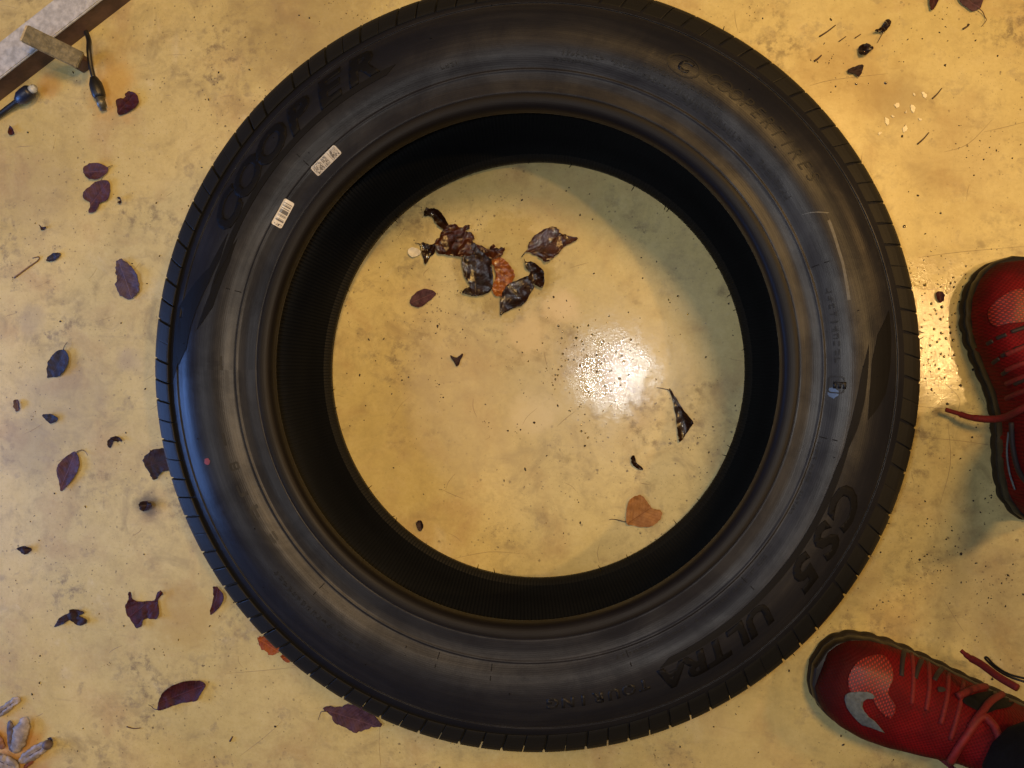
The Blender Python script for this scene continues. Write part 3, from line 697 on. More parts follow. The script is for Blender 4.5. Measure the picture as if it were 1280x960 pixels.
needle('N',[(1198,377),(1206,378),(1213,375)],'black bristle sticking out beside the right shoe toe',0.0009,M['letter'],'bristle','bristle',None)
# pale chips in the paint, upper right
MC = simple('chipped_paint', (0.80,0.72,0.50), 0.35, 0, 0.1, 400, 0.3)
chips = [((598,605),17,'largest pale paint chip, lower left of the chipped patch'),((648,525),15,'pale paint chip at the top left of the chipped patch'),
 ((785,475),16,'pale paint chip at the top right of the chipped patch'),((725,540),18,'pale paint chip in the middle of the chipped patch'),
 ((686,645),16,'long pale paint chip at the bottom of the chipped patch'),((762,595),9,'small pale paint chip at the right of the chipped patch'),
 ((560,665),10,'small pale paint chip at the lower left end of the chipped patch'),((732,470),9,'small pale paint chip above the middle one'),
 ((690,560),7,'tiny pale paint chip left of the middle one'),((625,580),8,'tiny pale paint chip right of the largest one')]
for (c, s_, lb) in chips:
    el = random.uniform(0,3.1); poly = []
    for i in range(9):
        q = 2*math.pi*i/9; rr_ = s_*random.uniform(.6,1.15); x, y = rr_*math.cos(q)*1.25, rr_*math.sin(q)*0.7
        poly.append((c[0]+x*math.cos(el)-y*math.sin(el), c[1]+x*math.sin(el)+y*math.cos(el)))
    leaf('TR', poly, MC, lb, base=0.0002, curl=0.0002, crump=0.0003, name='paint_chip', cat='chip', group='pale paint chips upper right', thick=0.0003)

# pods at the bottom left
def pod_mat(name, c1, c2):
    t = NT(name); sep = t.n('ShaderNodeSeparateXYZ'); t.l(t.coord(), sep.inputs[0])
    n_ = t.noise(90,5,0.6); ay = t.math('ABSOLUTE', t.math('ADD', sep.outputs[1], t.math('MULTIPLY', t.math('SUBTRACT', t.noise(60,2,0.5),0.5),0.003)))
    c = t.mix(t.ramp(n_,(0.35,0.7,0,1)), c1, c2)
    t.set(Base_Color=c, Roughness=0.6, Normal=t.bump(t.noise(300,4,0.6),0.4,0.0006)); return t.m
PM = pod_mat('pale_pod',(0.17,0.14,0.115),(0.36,0.31,0.27)); PMD = pod_mat('dark_pod',(0.07,0.05,0.05),(0.13,0.10,0.10)); PMC = simple('pod_crease',(0.05,0.035,0.04),0.8)
def pod(a, b, wd, m, label, base=0.0, crease=True, tip=False):
    A = at(*zp('PD',a),0.006); B = at(*zp('PD',b),0.006); d = B-A; L = d.length; rz = math.atan2(d.y,d.x)
    W_ = wd/8.727*CAMH/FPX; root = empty('dried_pod', ((A.x+B.x)/2,(A.y+B.y)/2,base), rz)
    bm = bmesh.new(); rings = []; N = 18; sd = random.uniform(0,50)
    for i in range(N+1):
        t = i/N; x = (t-0.5)*L; w_ = W_/2*max(0.04, (1-abs(2*t-1)**2.6)**0.5)
        rg = []
        for k_ in range(16):
            q = 2*math.pi*k_/16; y = w_*math.cos(q); z = 0.45*w_*math.sin(q)
            if crease and math.sin(q) > 0.3: z -= 0.42*w_*math.exp(-(y/(0.28*w_+1e-6))**2)*sstep(0,0.2,t)*sstep(1,0.8,t)
            n_ = noise.noise(Vector((x*190+sd,y*190,z*150)))*0.0022+noise.noise(Vector((x*480+sd,y*480,z*300)))*0.0009
            rg.append(bm.verts.new((x, y+n_, z+n_*0.7+0.45*W_/2+0.001)))
        rings.append(rg)
    for A_, B_ in zip(rings, rings[1:]):
        for k_ in range(16): bm.faces.new((A_[k_],A_[(k_+1)%16],B_[(k_+1)%16],B_[k_]))
    bm.faces.new(rings[0]); bm.faces.new(rings[-1][::-1])
    link('husk', mesh_of(bm,'husk'), m, root)
    if crease: tube('crease', [((t-0.5)*L, 0.0004*math.sin(t*9), 0.45*W_+0.0008-0.42*W_/2) for t in (0.22,0.35,0.5,0.65,0.8)], [0.0004,0.0009,0.001,0.0009,0.0004], PMC, root, 6)
    if tip:
        bm = bmesh.new(); bmesh.ops.create_uvsphere(bm, u_segments=12, v_segments=8, radius=W_*0.42); link('tip', mesh_of(bm,'tip'), PMD, root).location = (L*0.44,0,W_*0.42)
    tag(root, label, 'pod', 'pale dried pods in the bottom left corner')
pod((-90,420),(200,200),105,PM,'pale grey pod lying apart, topmost of the corner pods')
pod((90,450),(110,800),95,PMD,'dark shrivelled pod between the pale ones in the corner',0,False)
pod((160,800),(290,400),190,PM,'broad pale pod standing upright in the middle of the corner pods',0.001,False)
pod((200,900),(545,690),140,PM,'pale creased pod with a dark tip, rightmost of the corner pods',0.001,True,True)
pod((-90,840),(215,960),190,PM,'wide pale creased pod cut by the bottom left corner',0.002)
pod((-120,560),(30,760),120,simple('brown_pod',(0.20,0.09,0.05),0.6),'brown pod at the left edge behind the pale ones',0,False)
pod((240,980),(330,880),70,simple('red_pod',(0.16,0.05,0.03),0.6),'small reddish pod below the dark tipped one',0,False)

# ------------------------------------------------------------------ rail, bracket, cables (top left)
M['railpaint'] = simple('worn_white_paint', (0.43,0.44,0.44), 0.5, 0, 0.25, 130, 0.3)
M['railside'] = simple('rusty_side_paint', (0.085,0.048,0.035), 0.6, 0, 0.4, 45, 0.4)
M['steel'] = simple('dull_steel', (0.115,0.11,0.09), 0.4, 0.5, 0.35, 170, 0.3)
M['bright'] = simple('bright_steel', (0.55,0.52,0.47), 0.3, 0.9, 0.2, 300)
M['black'] = simple('black_plastic', (0.012,0.012,0.014), 0.42)
M['bluecap'] = simple('pale_blue_plug_face', (0.42,0.48,0.60), 0.35); M['navy'] = simple('navy_plastic', (0.010,0.014,0.035), 0.4)
def box_bm(bm, c, sx, sy, sz, R=None):
    r = bmesh.ops.create_cube(bm, size=1); 
    for v in r['verts']:
        p = Vector((v.co.x*sx, v.co.y*sy, v.co.z*sz)); v.co = Vector(c)+(R@p if R else p)
    return r['verts']
def bevbox(name, sx, sy, sz, m, parent=None, loc=(0,0,0), R=None, bev=0.0015):
    bm = bmesh.new(); box_bm(bm,(0,0,0),sx,sy,sz); bmesh.ops.bevel(bm, geom=bm.edges[:], offset=bev, segments=2, affect='EDGES')
    o = link(name, mesh_of(bm,name), m, parent, smooth=False); o.location = loc
    if R: o.rotation_euler = R.to_euler()
    return o
RH = 0.032
e0, e1 = at(0,97,RH), at(125,0,RH)       # edge between the top face and the side face
f0, f1 = at(0,48,RH), at(70,0,RH)
d = (e1-e0).normalized(); nrm_ = Vector((-d.y,d.x,0)); RW = abs((((f0+f1)/2)-e0).dot(nrm_))
mid_ = (e0+e1)/2+nrm_*RW/2
rail = empty('metal_rail', (mid_.x,mid_.y,0), math.atan2(d.y,d.x))
tag(rail, 'white topped metal rail with rusty brown side across the top left corner', 'rail')
Lr = 1.0
bm = bmesh.new(); box_bm(bm,(0,0,RH-0.002),Lr,RW,0.004); bmesh.ops.bevel(bm, geom=bm.edges[:], offset=0.0012, segments=2, affect='EDGES'); link('top_plate', mesh_of(bm,'top_plate'), M['railpaint'], rail, smooth=False)
bm = bmesh.new(); box_bm(bm,(0,-RW/2+0.003,(RH-0.0045)/2),Lr,0.0040,RH-0.0045); link('side_plate', mesh_of(bm,'side_plate'), M['railside'], rail, smooth=False)
bm = bmesh.new(); box_bm(bm,(0,RW/2-0.003,(RH-0.0045)/2),Lr,0.0040,RH-0.0045); link('side_plate', mesh_of(bm,'side_plate'), M['railside'], rail, smooth=False)
A = at(31,42,0.062); B = at(101,76,0.036)
dd = B-A; X = dd.normalized(); Y = Vector((0,0,1)).cross(X).normalized(); Z = X.cross(Y)
Rm = Matrix((X,Y,Z)).transposed(); rinv = Matrix.Rotation(-math.atan2(d.y,d.x),3,'Z')
bk = bevbox('bracket', dd.length, 0.0205, 0.008, M['steel'], rail, rinv@((A+B)/2-Vector((mid_.x,mid_.y,0))), rinv@Rm, 0.0012)
be = bevbox('bracket_end', 0.003, 0.0190, 0.0068, M['bright'], bk, (-dd.length/2,0,0), None, 0.0008)
# gusset carrying the bracket
g = (A*0.35+B*0.65); g.z = 0.018
bevbox('bracket_foot', 0.016, 0.012, 0.036, M['railside'], rail, rinv@(g-Vector((mid_.x,mid_.y,0))), rinv@Rm.to_quaternion().to_euler('XYZ').to_matrix() if False else None, 0.001)
def cable(name, label, path, rad, plug, m, tipm, plen, prad, tlen, trad, flat=1.0):
    q = [at(x,y,z) for x,y,z in path]; o0 = Vector((q[-1].x,q[-1].y,0)); root = empty(name, o0)
    pts = [Vector(p)-o0 for p in catmull([tuple(p) for p in q], 6)]
    tube('cord', pts, rad, M['black'], root, 10)
    A = pts[-1]; Bp = at(*plug)-o0; dr = (Bp-A).normalized()
    seg = []
    rr_ = []
    for t, k_ in ((0,0.55),(0.12,0.7),(0.3,0.95),(0.55,1.0),(0.85,0.96),(0.97,0.8),(1,0.6)):
        seg.append(A+dr*plen*t); rr_.append(prad*k_)
    tube('plug_body', seg, rr_, m, root, 14)
    C_ = A+dr*plen
    tube('plug_tip', [C_-dr*0.001, C_+dr*tlen*0.7, C_+dr*tlen*0.72, C_+dr*tlen], [trad,trad,trad*0.7,trad*0.7], tipm, root, 12)
    tag(root, label, 'cable', 'two cable ends by the rail')
cable('power_cable','black cable hanging down from the rail, ending in a grey metal tip',[(107,38,0.004),(111,50,0.006),(111,62,0.012),(113,80,0.010),(117,97,0.0085)],0.0028,(128,133,0.007),M['black'],M['steel'],0.0255,0.0078,0.0150,0.0052)
cable('power_cable','black cable end at the far left with a pale blue face beside the rail',[(-40,168,0.006),(-5,146,0.006),(10,135,0.008),(22,126,0.011)],0.0032,(50,104,0.016),M['navy'],M['bluecap'],0.0235,0.0088,0.0070,0.0050)

# ------------------------------------------------------------------ person: legs and running shoes
OUT = [(0,0.000,0.000),(0.012,0.015,0.015),(0.04,0.024,0.025),(0.10,0.0335,0.0345),(0.20,0.0365,0.0390),(0.30,0.0345,0.0410),(0.40,0.0325,0.0430),(0.50,0.0360,0.0460),
       (0.60,0.0450,0.0495),(0.70,0.0525,0.0520),(0.78,0.0545,0.0525),(0.86,0.0510,0.0500),(0.92,0.0430,0.0440),(0.96,0.0330,0.0345),(0.985,0.0210,0.0220),(1.0,0,0)]
HT = [(0,0.070),(0.06,0.090),(0.15,0.098),(0.28,0.100),(0.40,0.094),(0.50,0.074),(0.60,0.062),(0.70,0.052),(0.80,0.046),(0.88,0.041),(0.94,0.034),(0.98,0.022),(1.0,0.008)]
SL = 0.298
def upper_mat():
    t = NT('red_knit'); C = t.coord(); sep = t.n('ShaderNodeSeparateXYZ'); t.l(C, sep.inputs[0])
    n_ = t.noise(30,5,0.6); col = t.mix(t.ramp(n_,(0.35,0.7,0,1)), (0.085,0.0015,0.003), (0.15,0.003,0.005))
    toe = t.ramp(t.math('ADD', sep.outputs[1], t.math('MULTIPLY', t.math('SUBTRACT', t.noise(22,4,0.6),0.5), 0.09)), (0.205,0.285,0,0.95))
    col = t.mix(toe, col, (0.030,0.004,0.005))
    weave = t.math('MULTIPLY', t.math('SINE', t.math('MULTIPLY', sep.outputs[0], 2*math.pi/0.0040)), t.math('SINE', t.math('MULTIPLY', sep.outputs[1], 2*math.pi/0.0036)))
    col = t.mix(t.ramp(weave,(-0.2,0.5,0.0,0.55)), col, (0.045,0.001,0.002))
    col = t.mix(t.math('MULTIPLY', t.ramp(t.noise(55,6,0.7),(0.52,0.7,0,1)),0.5), col, (0.03,0.006,0.006))
    t.set(Base_Color=col, Roughness=0.7, Normal=t.bump(weave,0.35,0.0005, t.bump(t.noise(70,4,0.6),0.35,0.003)))
    t.b.inputs['Specular IOR Level'].default_value = 0.12; return t.m
def mesh_mat():
    t = NT('open_mesh'); sep = t.n('ShaderNodeSeparateXYZ'); t.l(t.coord(), sep.inputs[0]); p = 0.0045
    def cell(ox):
        a = t.math('SUBTRACT', t.math('FRACT', t.math('ADD', t.math('DIVIDE', sep.outputs[0], p), ox)), 0.5)
        b = t.math('SUBTRACT', t.math('FRACT', t.math('ADD', t.math('DIVIDE', sep.outputs[1], p*0.9), ox)), 0.5)
        return t.math('SQRT', t.math('ADD', t.math('MULTIPLY', a, a), t.math('MULTIPLY', t.math('MULTIPLY', b, b), 2.2)))
    dmin = t.math('MINIMUM', cell(0), cell(0.5))
    f = t.ramp(dmin, (0.20,0.32,0,1))
    col = t.mix(f, (0.30,0.018,0.010), (0.08,0.002,0.003))
    t.set(Base_Color=col, Roughness=0.5, Normal=t.bump(f,0.6,0.0012)); return t.m
M['upper'] = upper_mat(); M['mesh'] = mesh_mat()
M['sole'] = simple('smoky_sole', (0.020,0.015,0.010), 0.6, 0, 0.3, 60, 0.1, 0.2); M['airsole'] = simple('clear_grey_sole', (0.014,0.012,0.012), 0.4, 0, 0.2, 60, 0.0, 0.3)
M['lace'] = simple('red_lace', (0.12,0.003,0.004), 0.8, 0, 0.3, 500, 0.4); M['slot'] = simple('dark_slot', (0.012,0.006,0.008), 0.7)
M['silver'] = simple('grey_reflective', (0.070,0.088,0.105), 0.6, 0, 0.3, 260, 0.3); M['cloth'] = simple('black_cloth', (0.003,0.0035,0.0045), 0.85, 0, 0.4, 150, 0.4, 0.2)
M['strap'] = simple('red_strap', (0.15,0.004,0.004), 0.7)
person = empty('person', tuple(at(1330,800)), 0)
tag(person, 'person in black trousers and red running shoes standing at the right of the tyre', 'person')
def to_person(o): o.parent = person; o.matrix_parent_inverse = Matrix.Translation(-Vector(person.location))
def make_shoe(toe_px, heel_px, medial, label):
    H = at(*heel_px, 0.0); T = at(*toe_px, 0.02); T.z = 0; d = T-H; L = d.length; rz = math.atan2(d.y,d.x)-math.pi/2
    k_ = L/SL; sx = medial
    root = link('shoe', bpy.data.meshes.new('shoe'), None); bpy.data.objects.remove(root)
    Mw = Matrix.Translation((H.x,H.y,0)) @ Matrix.Rotation(rz,4,'Z')
    def hw(t): a, b = lerp_tab(OUT, t); return a*k_*1.0, b*k_*1.0
    # upper
    bm = bmesh.new(); rings = []; N = 44; K = 28
    for i in range(N+1):
        t = 0.012+(0.985-0.012)*(0.5-0.5*math.cos(math.pi*i/N)); a, b = hw(t); a *= 0.975; b *= 0.975; h = lerp_tab(HT, t)[0]
        rg = []
        for j in range(K+1):
            q = math.pi*j/K; c, s = math.cos(q), math.sin(q)
            w_ = (a if c > 0 else b)*sx
            x = math.copysign(abs(c)**0.75, c)*abs(w_)*(1 if sx > 0 else 1)
            x = x*(1 if sx > 0 else -1) if True else x
            n_ = noise.noise(Vector((x*60, t*14, q*2)))*0.0013
            pinch = 1-0.12*sstep(0.62,0.35,t)*s**2        # narrower instep towards the ankle
            rg.append(bm.verts.new((x*pinch, (0.01+t*0.985)*L, 0.022+h*s**0.8+n_*s)))
        rings.append(rg)
    for A_, B_ in zip(rings, rings[1:]):
        for j in range(K): bm.faces.new((A_[j],A_[j+1],B_[j+1],B_[j]))
    bm.faces.new(rings[0]); bm.faces.new(rings[-1])
    up_ = link('shoe', mesh_of(bm,'shoe'), M['upper']); up_.matrix_world = Mw; up_['label'] = label
    bmw = bmesh.new(); bmw.from_mesh(up_.data); bmw.transform(Mw); bmesh.ops.triangulate(bmw, faces=bmw.faces); bvh = BVHTree.FromBMesh(bmw); bmw.free()
    # sole: scalloped outline, layered
    def sole(name, z0, z1, sc, m, scal, flare):
        bm = bmesh.new(); out = []; n_ = 120
        for side_ in (1,-1):
            rng = range(n_+1) if side_ == 1 else range(n_-1,0,-1)
            for i in rng:
                t = 0.5-0.5*math.cos(math.pi*i/n_); a, b = hw(t); w_ = a if side_ == 1 else b
                s_ = 1+scal*(abs(math.sin(t*math.pi*15))**0.6-0.6)
                out.append((side_*sx*w_*sc*s_, (t-0.5)*L*(1.0+0.012*scal*10)*1.0+0.5*L))
        rgs = []
        for z, e in ((z0,-0.0015),(z0+0.002,0),(((z0+z1)/2),flare),(z1-0.002,0),(z1,-0.002)):
            rg = []
            for x, y in out:
                c_ = Vector((x, y-L/2)); l_ = max(c_.length,1e-6); rg.append(bm.verts.new((x+c_.x/l_*e, y+c_.y/l_*e, z)))
            rgs.append(rg)
        nn = len(out)
        for A_, B_ in zip(rgs, rgs[1:]):
            for i in range(nn): bm.faces.new((A_[i],A_[(i+1)%nn],B_[(i+1)%nn],B_[i]))
        bm.faces.new(rgs[0]); bm.faces.new(rgs[-1][::-1])
        o = link(name, mesh_of(bm,name), m); o.parent = up_
    sole('outsole', 0.0, 0.013, 1.0, M['sole'], 0.055, 0.001)
    sole('midsole', 0.0125, 0.030, 0.975, M['airsole'], 0.03, 0.0012)
    inv = Mw.inverted()
    def hit(px, py, off=0.0006):
        d_ = ray(px,py); r_ = bvh.ray_cast(CP, d_)
        if r_[0] is None: return None
        return inv @ (r_[0]+r_[1]*(off if r_[1].dot(d_) < 0 else -off))
    def stroke(name, pts, wd, m, off=0.0004, lift=0.0, sub=8):
        P_ = [p for p in catmull(pts, sub)]; q = []
        for p in P_:
            h_ = hit(p[0],p[1],off)
            if h_ is None:
                h_ = q[-1].copy()+Vector((0,0,0)) if q else None
                continue
            q.append(h_)
        if len(q) > 1: o = tube(name, q, wd, m, None, 8); o.parent = up_; return o
    def patch(name, poly, m, off=0.0007, cell=5, smooth=True):
        bm = poly_grid(catmull(poly,3,True) if smooth else poly, cell); bad = []
        bmesh.ops.recalc_face_normals(bm, faces=bm.faces)
        for v in bm.verts:
            h_ = hit(v.co.x, v.co.y, off)
            if h_ is None: bad.append(v)
            elif (inv@at(v.co.x,v.co.y,0.05)-h_).length > 0.09: bad.append(v)
            else: v.co = h_
        if bad: bmesh.ops.delete(bm, geom=bad, context='VERTS')
        thicken(bm, 0.0005)
        o = link(name, mesh_of(bm,name), m); o.parent = up_; return o
    def free(name, pts, wd, m):
        q = [inv@at(*p) for p in pts]; q = [Vector(p) for p in catmull([tuple(p) for p in q], 6)]
        o = tube(name, q, wd, m, None, 8); o.parent = up_; return o
    return up_, hit, stroke, patch, free
# ---- left foot: toe points left in the picture
sh, hit, stroke, patch, free = make_shoe((1017,831),(1352,952), -1, 'red running shoe pointing left with a grey tick mark')
patch('mesh_panel', [(1068,832),(1082,822),(1103,819),(1114,832),(1116,850),(1110,866),(1120,884),(1112,898),(1098,886),(1088,872),(1066,868),(1060,850)], M['mesh'])
patch('tick_logo', [(1056,874),(1057,868),(1062,865),(1072,864),(1084,864),(1091,867),(1094,871),(1090,873),(1083,873),(1079,876),(1078,882),(1080,888),(1086,895),(1093,900),(1100,908),(1106,915),(1098,912),(1088,908),(1078,905),(1071,899),(1064,891),(1059,884)], M['silver'], 0.0016, 4, False)
for a, b in (((1131,810),(1127,845)),((1152,825),(1144,848)),((1178,835),(1168,850))): stroke('lace_slot', [a,((a[0]+b[0])/2-1,(a[1]+b[1])/2),b], 0.0026, M['slot'], -0.0008)
for a, b in (((1138,806),(1140,880)),((1160,822),(1158,888)),((1186,835),(1176,905)),((1206,838),(1188,925))): stroke('lace', [a,((a[0]+b[0])/2+3,(a[1]+b[1])/2),b], 0.0024, M['lace'], -0.0008)
for c_ in ((1176,862),(1202,868)): patch('eyelet', [(c_[0]-4,c_[1]-3),(c_[0]+4,c_[1]-2),(c_[0]+5,c_[1]+2),(c_[0]-3,c_[1]+3)], M['slot'], 0.0009, 3)
patch('tongue_opening', [(1202,876),(1216,869),(1236,865),(1262,866),(1270,872),(1262,884),(1244,888),(1232,892),(1216,886)], M['cloth'], 0.0012)
stroke('lace', [(1196,872),(1220,862),(1250,860),(1272,862)], 0.0034, M['lace'], 0.0022)
stroke('lace', [(1212,910),(1225,893),(1238,878),(1256,868),(1272,862)], 0.0034, M['lace'], 0.0022)
stroke('collar_strap', [(1188,950),(1208,920),(1225,898),(1238,904),(1249,922),(1254,945),(1256,962)], 0.0038, M['strap'], 0.0020)
free('lace', [(1272,860,0.095),(1248,846,0.080),(1226,830,0.060),(1212,822,0.050),(1201,813,0.045)], [0.0036]*18+[0.0028]*3+[0.0020]*4, M['lace'])
free('pull_cord', [(1290,855,0.085),(1262,846,0.075),(1245,836,0.062),(1232,824,0.05),(1234,822,0.05),(1244,832,0.06),(1262,843,0.072),(1290,850,0.085)], 0.0011, M['black'])
free('lace', [(1172,945,0.010),(1182,953,0.012),(1196,965,0.03)], 0.0026, M['lace'])
stroke('silver_piping', [(1235,950),(1236,957),(1245,965)], 0.0008, M['bright'], 0.0012)
to_person(sh)
# ---- right foot: toe points up in the picture
sh, hit, stroke, patch, free = make_shoe((1264,322),(1288,648), -1, 'red running shoe pointing up the picture, cut by the right edge')
patch('mesh_panel', [(1236,388),(1250,372),(1270,362),(1295,362),(1300,392),(1285,402),(1262,404),(1246,408),(1238,402)], M['mesh'])
for (a, b) in (((1234,430),(1241,426)),((1246,423),(1258,418)),((1264,415),(1290,406)),((1241,454),(1249,448)),((1252,445),(1262,440)),((1268,437),(1290,429)),((1253,468),(1263,461)),((1268,459),(1290,449)),((1268,480),(1292,470))):
    stroke('lace_slot', [a,b], 0.0022, M['slot'], -0.0006)
for y in (437,457,474,492): stroke('lace', [(1258,y+6),(1274,y-1),(1292,y-8)], 0.0026, M['lace'], -0.0004)
free('lace', [(1292,504,0.085),(1272,514,0.068),(1258,521,0.050),(1240,524,0.036),(1215,522,0.026),(1198,517,0.018),(1182,512,0.016)], [0.0036]*24+[0.0030]*6+[0.0022]*7, M['lace'])
stroke('collar_strap', [(1266,528),(1268,560),(1276,590),(1292,610)], 0.0030, M['slot'], 0.0010)
stroke('silver_piping', [(1262,540),(1260,565),(1263,590),(1270,612)], 0.0010, M['silver'], 0.001)
to_person(sh)
# ---- trousers: one skinned surface, hems over both shoes
aL = at(1352,952); dL = (at(1017,831)-aL).normalized(); ankL = aL+dL*0.092
aR = at(1288,648); dR = (at(1264,322)-aR).normalized(); ankR = aR+dR*0.075
midp = (ankL+ankR)/2; back = Vector((0.7,-0.7,0))
pel = midp+back*0.06+Vector((0.05,0,0.90))
V = [tuple(pel), tuple(pel+Vector((0.01,-0.01,0.14)))]
E_ = [(0,1)]; RR = [0.135,0.13]
for ank in (ankL, ankR):
    sidev = (ank-midp); sidev.z = 0; hip = pel+sidev.normalized()*0.085-Vector((0,0,0.09)); knee = Vector((ank.x+0.02,ank.y,0.50))*0.75+Vector((hip.x,hip.y,0.50))*0.25
    shin = Vector((ank.x+0.012,ank.y-0.004,0.27)); hem = Vector((ank.x+0.004,ank.y,0.115)); end = Vector((ank.x,ank.y,0.085))
    prev = 0
    for p_, r_ in ((hip,0.10),(knee,0.075),(shin,0.066),(hem,0.060),(end,0.058)):
        V.append(tuple(p_)); RR.append(r_); E_.append((prev,len(V)-1)); prev = len(V)-1
me = bpy.data.meshes.new('trousers'); me.from_pydata(V, E_, [])
tr = link('trousers', me, M['cloth'])
md = tr.modifiers.new('skin','SKIN')
for i, sv in enumerate(me.skin_vertices[0].data): sv.radius = (RR[i],RR[i]); sv.use_root = (i == 0)
tr.modifiers.new('sub','SUBSURF').levels = 2; tr.modifiers['sub'].render_levels = 2
dg = bpy.context.evaluated_depsgraph_get(); me2 = bpy.data.meshes.new_from_object(tr.evaluated_get(dg)); bpy.data.objects.remove(tr)
for v in me2.vertices:
    n_ = noise.noise(Vector(v.co)*18)*0.006; v.co += v.normal*n_
me2.name = 'trousers'; me2.materials.clear(); tr = link('trousers', me2, M['cloth']); to_person(tr)

# ------------------------------------------------------------------ grit, scratches, water
M['grit'] = simple('dark_grit', (0.022,0.014,0.010), 0.7, 0, 0.5, 60)
bm = bmesh.new()
def fleck(x, y, s, h):
    n_ = random.choice((4,5,6)); el = random.uniform(0.4,1.0); rot = random.uniform(0,6.28); lo = []; hi = []
    for i in range(n_):
        q = 2*math.pi*i/n_+random.uniform(-.3,.3); r_ = s*random.uniform(.6,1.1); a_, b_ = r_*math.cos(q), r_*math.sin(q)*el
        xx, yy = x+a_*math.cos(rot)-b_*math.sin(rot), y+a_*math.sin(rot)+b_*math.cos(rot)
        lo.append(bm.verts.new((xx,yy,0.00002))); hi.append(bm.verts.new((x+(xx-x)*.6,y+(yy-y)*.6,h)))
    bm.faces.new(hi)
    for i in range(n_): bm.faces.new((lo[i],lo[(i+1)%n_],hi[(i+1)%n_],hi[i]))
for i in range(3400):
    px, py = random.uniform(-60,1340), random.uniform(-40,1000); dens = 0.35+0.9*max(0,noise.noise(Vector((px*0.006,py*0.006,3.1))))
    if px > 1080 and py > 300: dens += 0.35
    if random.random() > dens: continue
    p = at(px,py); s = 0.0004+0.0018*random.random()**4
    fleck(p.x,p.y,s,s*0.5)
    if random.random() < 0.06:
        for _ in range(random.randint(2,6)): fleck(p.x+random.gauss(0,.004),p.y+random.gauss(0,.004),0.0004+0.0006*random.random(),0.0004)
for px,py,n_ in ((555,398,14),(530,400,8),(540,500,8),(585,340,3),(500,460,6),(1165,700,25),(1240,620,18),(1230,735,25),(1180,655,16),(1120,750,20),(720,250,2),(755,455,10),(700,470,10),(735,500,8),(140,560,6),(1255,180,12),(100,770,5),(870,560,5),(1215,190,14),(1045,70,6)):
    for _ in range(n_): p = at(px+random.gauss(0,16),py+random.gauss(0,11)); fleck(p.x,p.y,0.0005+0.0012*random.random()**2,0.0006)
tag(link('floor_grit', mesh_of(bm,'floor_grit'), M['grit'], smooth=False), 'fine dark grit and crumbs scattered over the cream floor', 'grit', kind='stuff')
bm = bmesh.new(); M['scratch'] = simple('dark_scratch', (0.25,0.18,0.10), 0.6)
def scratch(pts, wd=0.00022):
    q = [at(x,y,0.00006) for x,y in catmull(pts,4)]; prev = None
    for i, p in enumerate(q):
        t = (q[min(i+1,len(q)-1)]-q[max(i-1,0)]).normalized(); s = Vector((-t.y,t.x,0))*wd*(0.3+0.7*math.sin(math.pi*min(max(i/(len(q)-1),0.05),0.95)))
        cur = (bm.verts.new(p+s), bm.verts.new(p-s), bm.verts.new(p+s*0.0+Vector((0,0,0.0001))))
        if prev: bm.faces.new((prev[0],cur[0],cur[2],prev[2])); bm.faces.new((prev[2],cur[2],cur[1],prev[1]))
        prev = cur
for pts in ([(1145,508),(1180,511),(1240,520)],[(1148,322),(1200,315),(1280,308)],[(1140,546),(1200,551),(1260,560)],[(1185,530),(1188,580),(1175,630)],
            [(1182,480),(1200,500),(1192,525)],[(475,905),(474,930),(476,958)],[(300,945),(330,922),(352,902)],[(1180,750),(1195,775),(1205,790)],
            [(280,842),(330,838),(370,834)],[(1010,108),(1040,100),(1110,92)],[(705,603),(715,608),(720,614)],[(495,300),(508,282)],
            [(560,700),(610,690),(650,692)],[(1230,165),(1260,158),(1290,150)],[(1180,190),(1210,180),(1240,150)],            [(1150,360),(1165,362),(1180,358)],):
    scratch(pts)
for _ in range(90):
    x, y = random.uniform(0,1280), random.uniform(0,960); a = random.gauss(0.6,0.7); L = random.uniform(5,30)
    scratch([(x,y),(x+L*math.cos(a)*.5+random.uniform(-3,3),y-L*math.sin(a)*.5),(x+L*math.cos(a),y-L*math.sin(a))], random.uniform(0.00012,0.00035))
tag(link('floor_scratches', mesh_of(bm,'floor_scratches'), M['scratch'], smooth=False), 'thin dark scratches in the cream floor paint', 'scratches', kind='stuff')
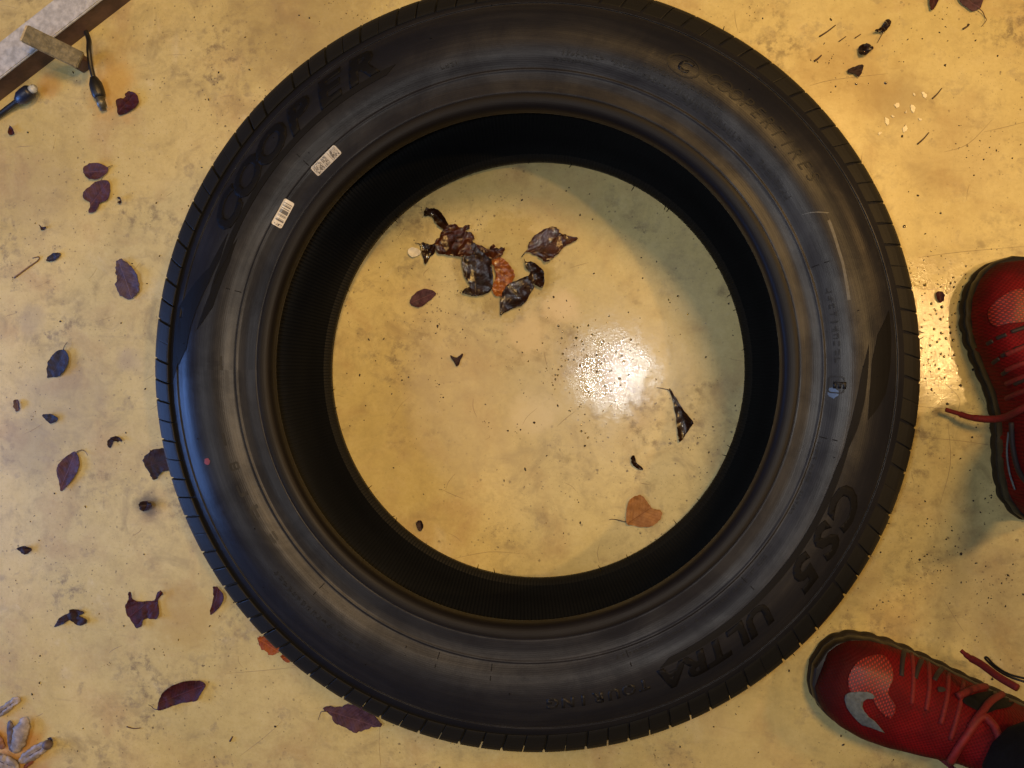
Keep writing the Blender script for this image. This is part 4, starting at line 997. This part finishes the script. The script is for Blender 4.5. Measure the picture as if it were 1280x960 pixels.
# water droplets
t = NT('water'); t.set(Base_Color=(1,1,1), Roughness=0.02); t.b.inputs['Transmission Weight'].default_value = 1; t.b.inputs['IOR'].default_value = 1.33; M['water'] = t.m
bm = bmesh.new()
def drop(p, s, z=0.00003):
    el = random.uniform(0.75,1.0); rot = random.uniform(0,3.1); rings = []
    for k_, (rr_, zz) in enumerate(((1,0),(0.86,0.28),(0.5,0.48))):
        rg = []
        for i in range(8):
            q = 2*math.pi*i/8; a_, b_ = rr_*s*math.cos(q), rr_*s*el*math.sin(q)
            rg.append(bm.verts.new((p.x+a_*math.cos(rot)-b_*math.sin(rot), p.y+a_*math.sin(rot)+b_*math.cos(rot), z+zz*s*0.8)))
        rings.append(rg)
    topv = bm.verts.new((p.x,p.y,z+0.54*s*0.8))
    for A_, B_ in zip(rings, rings[1:]):
        for i in range(8): bm.faces.new((A_[i],A_[(i+1)%8],B_[(i+1)%8],B_[i]))
    for i in range(8): bm.faces.new((rings[-1][i],rings[-1][(i+1)%8],topv))
    bm.faces.new(rings[0][::-1])
for cx_,cy_,sx_,sy_,n_,big in ((735,450,38,30,120,0.0011),(1168,400,24,50,110,0.0016),(1150,440,14,30,70,0.0012),(1170,330,28,22,24,0.0014),(735,510,30,22,20,0.0012),(840,405,20,20,5,0.0012),
                           (1075,100,22,5,10,0.0018),(1145,470,20,20,20,0.0014),(705,390,18,10,10,0.0012),(730,430,20,14,26,0.0012)):
    for _ in range(n_):
        p = at(random.gauss(cx_,sx_),random.gauss(cy_,sy_)); drop(p, 0.0004+big*random.random()**2.5)
# beads on the wet leaves
bpy.context.view_layer.update()
dg = bpy.context.evaluated_depsgraph_get()
for cx_,cy_,sx_,sy_,n_ in ((573,298,11,9,42),(688,303,15,10,34),(650,365,12,9,34),(602,330,12,14,26),(628,345,8,10,20),(855,525,3,12,14),(670,345,6,6,10),(1105,33,4,4,8),(1081,62,5,3,8)):
    for _ in range(n_):
        px, py = random.gauss(cx_,sx_), random.gauss(cy_,sy_)
        ok, loc, nn, idx, ob, mm = S.ray_cast(dg, CP, ray(px,py))
        if ok and ob.name.split('.')[0] in ('fallen_leaf','leaf_scrap','blade') and loc.z < 0.03: drop(loc, 0.0004+0.0009*random.random()**2, loc.z-0.0002)
tag(link('water_droplets', mesh_of(bm,'water_droplets'), M['water']), 'clear water droplets beading on the floor and on the wet leaves', 'water drops', kind='stuff')
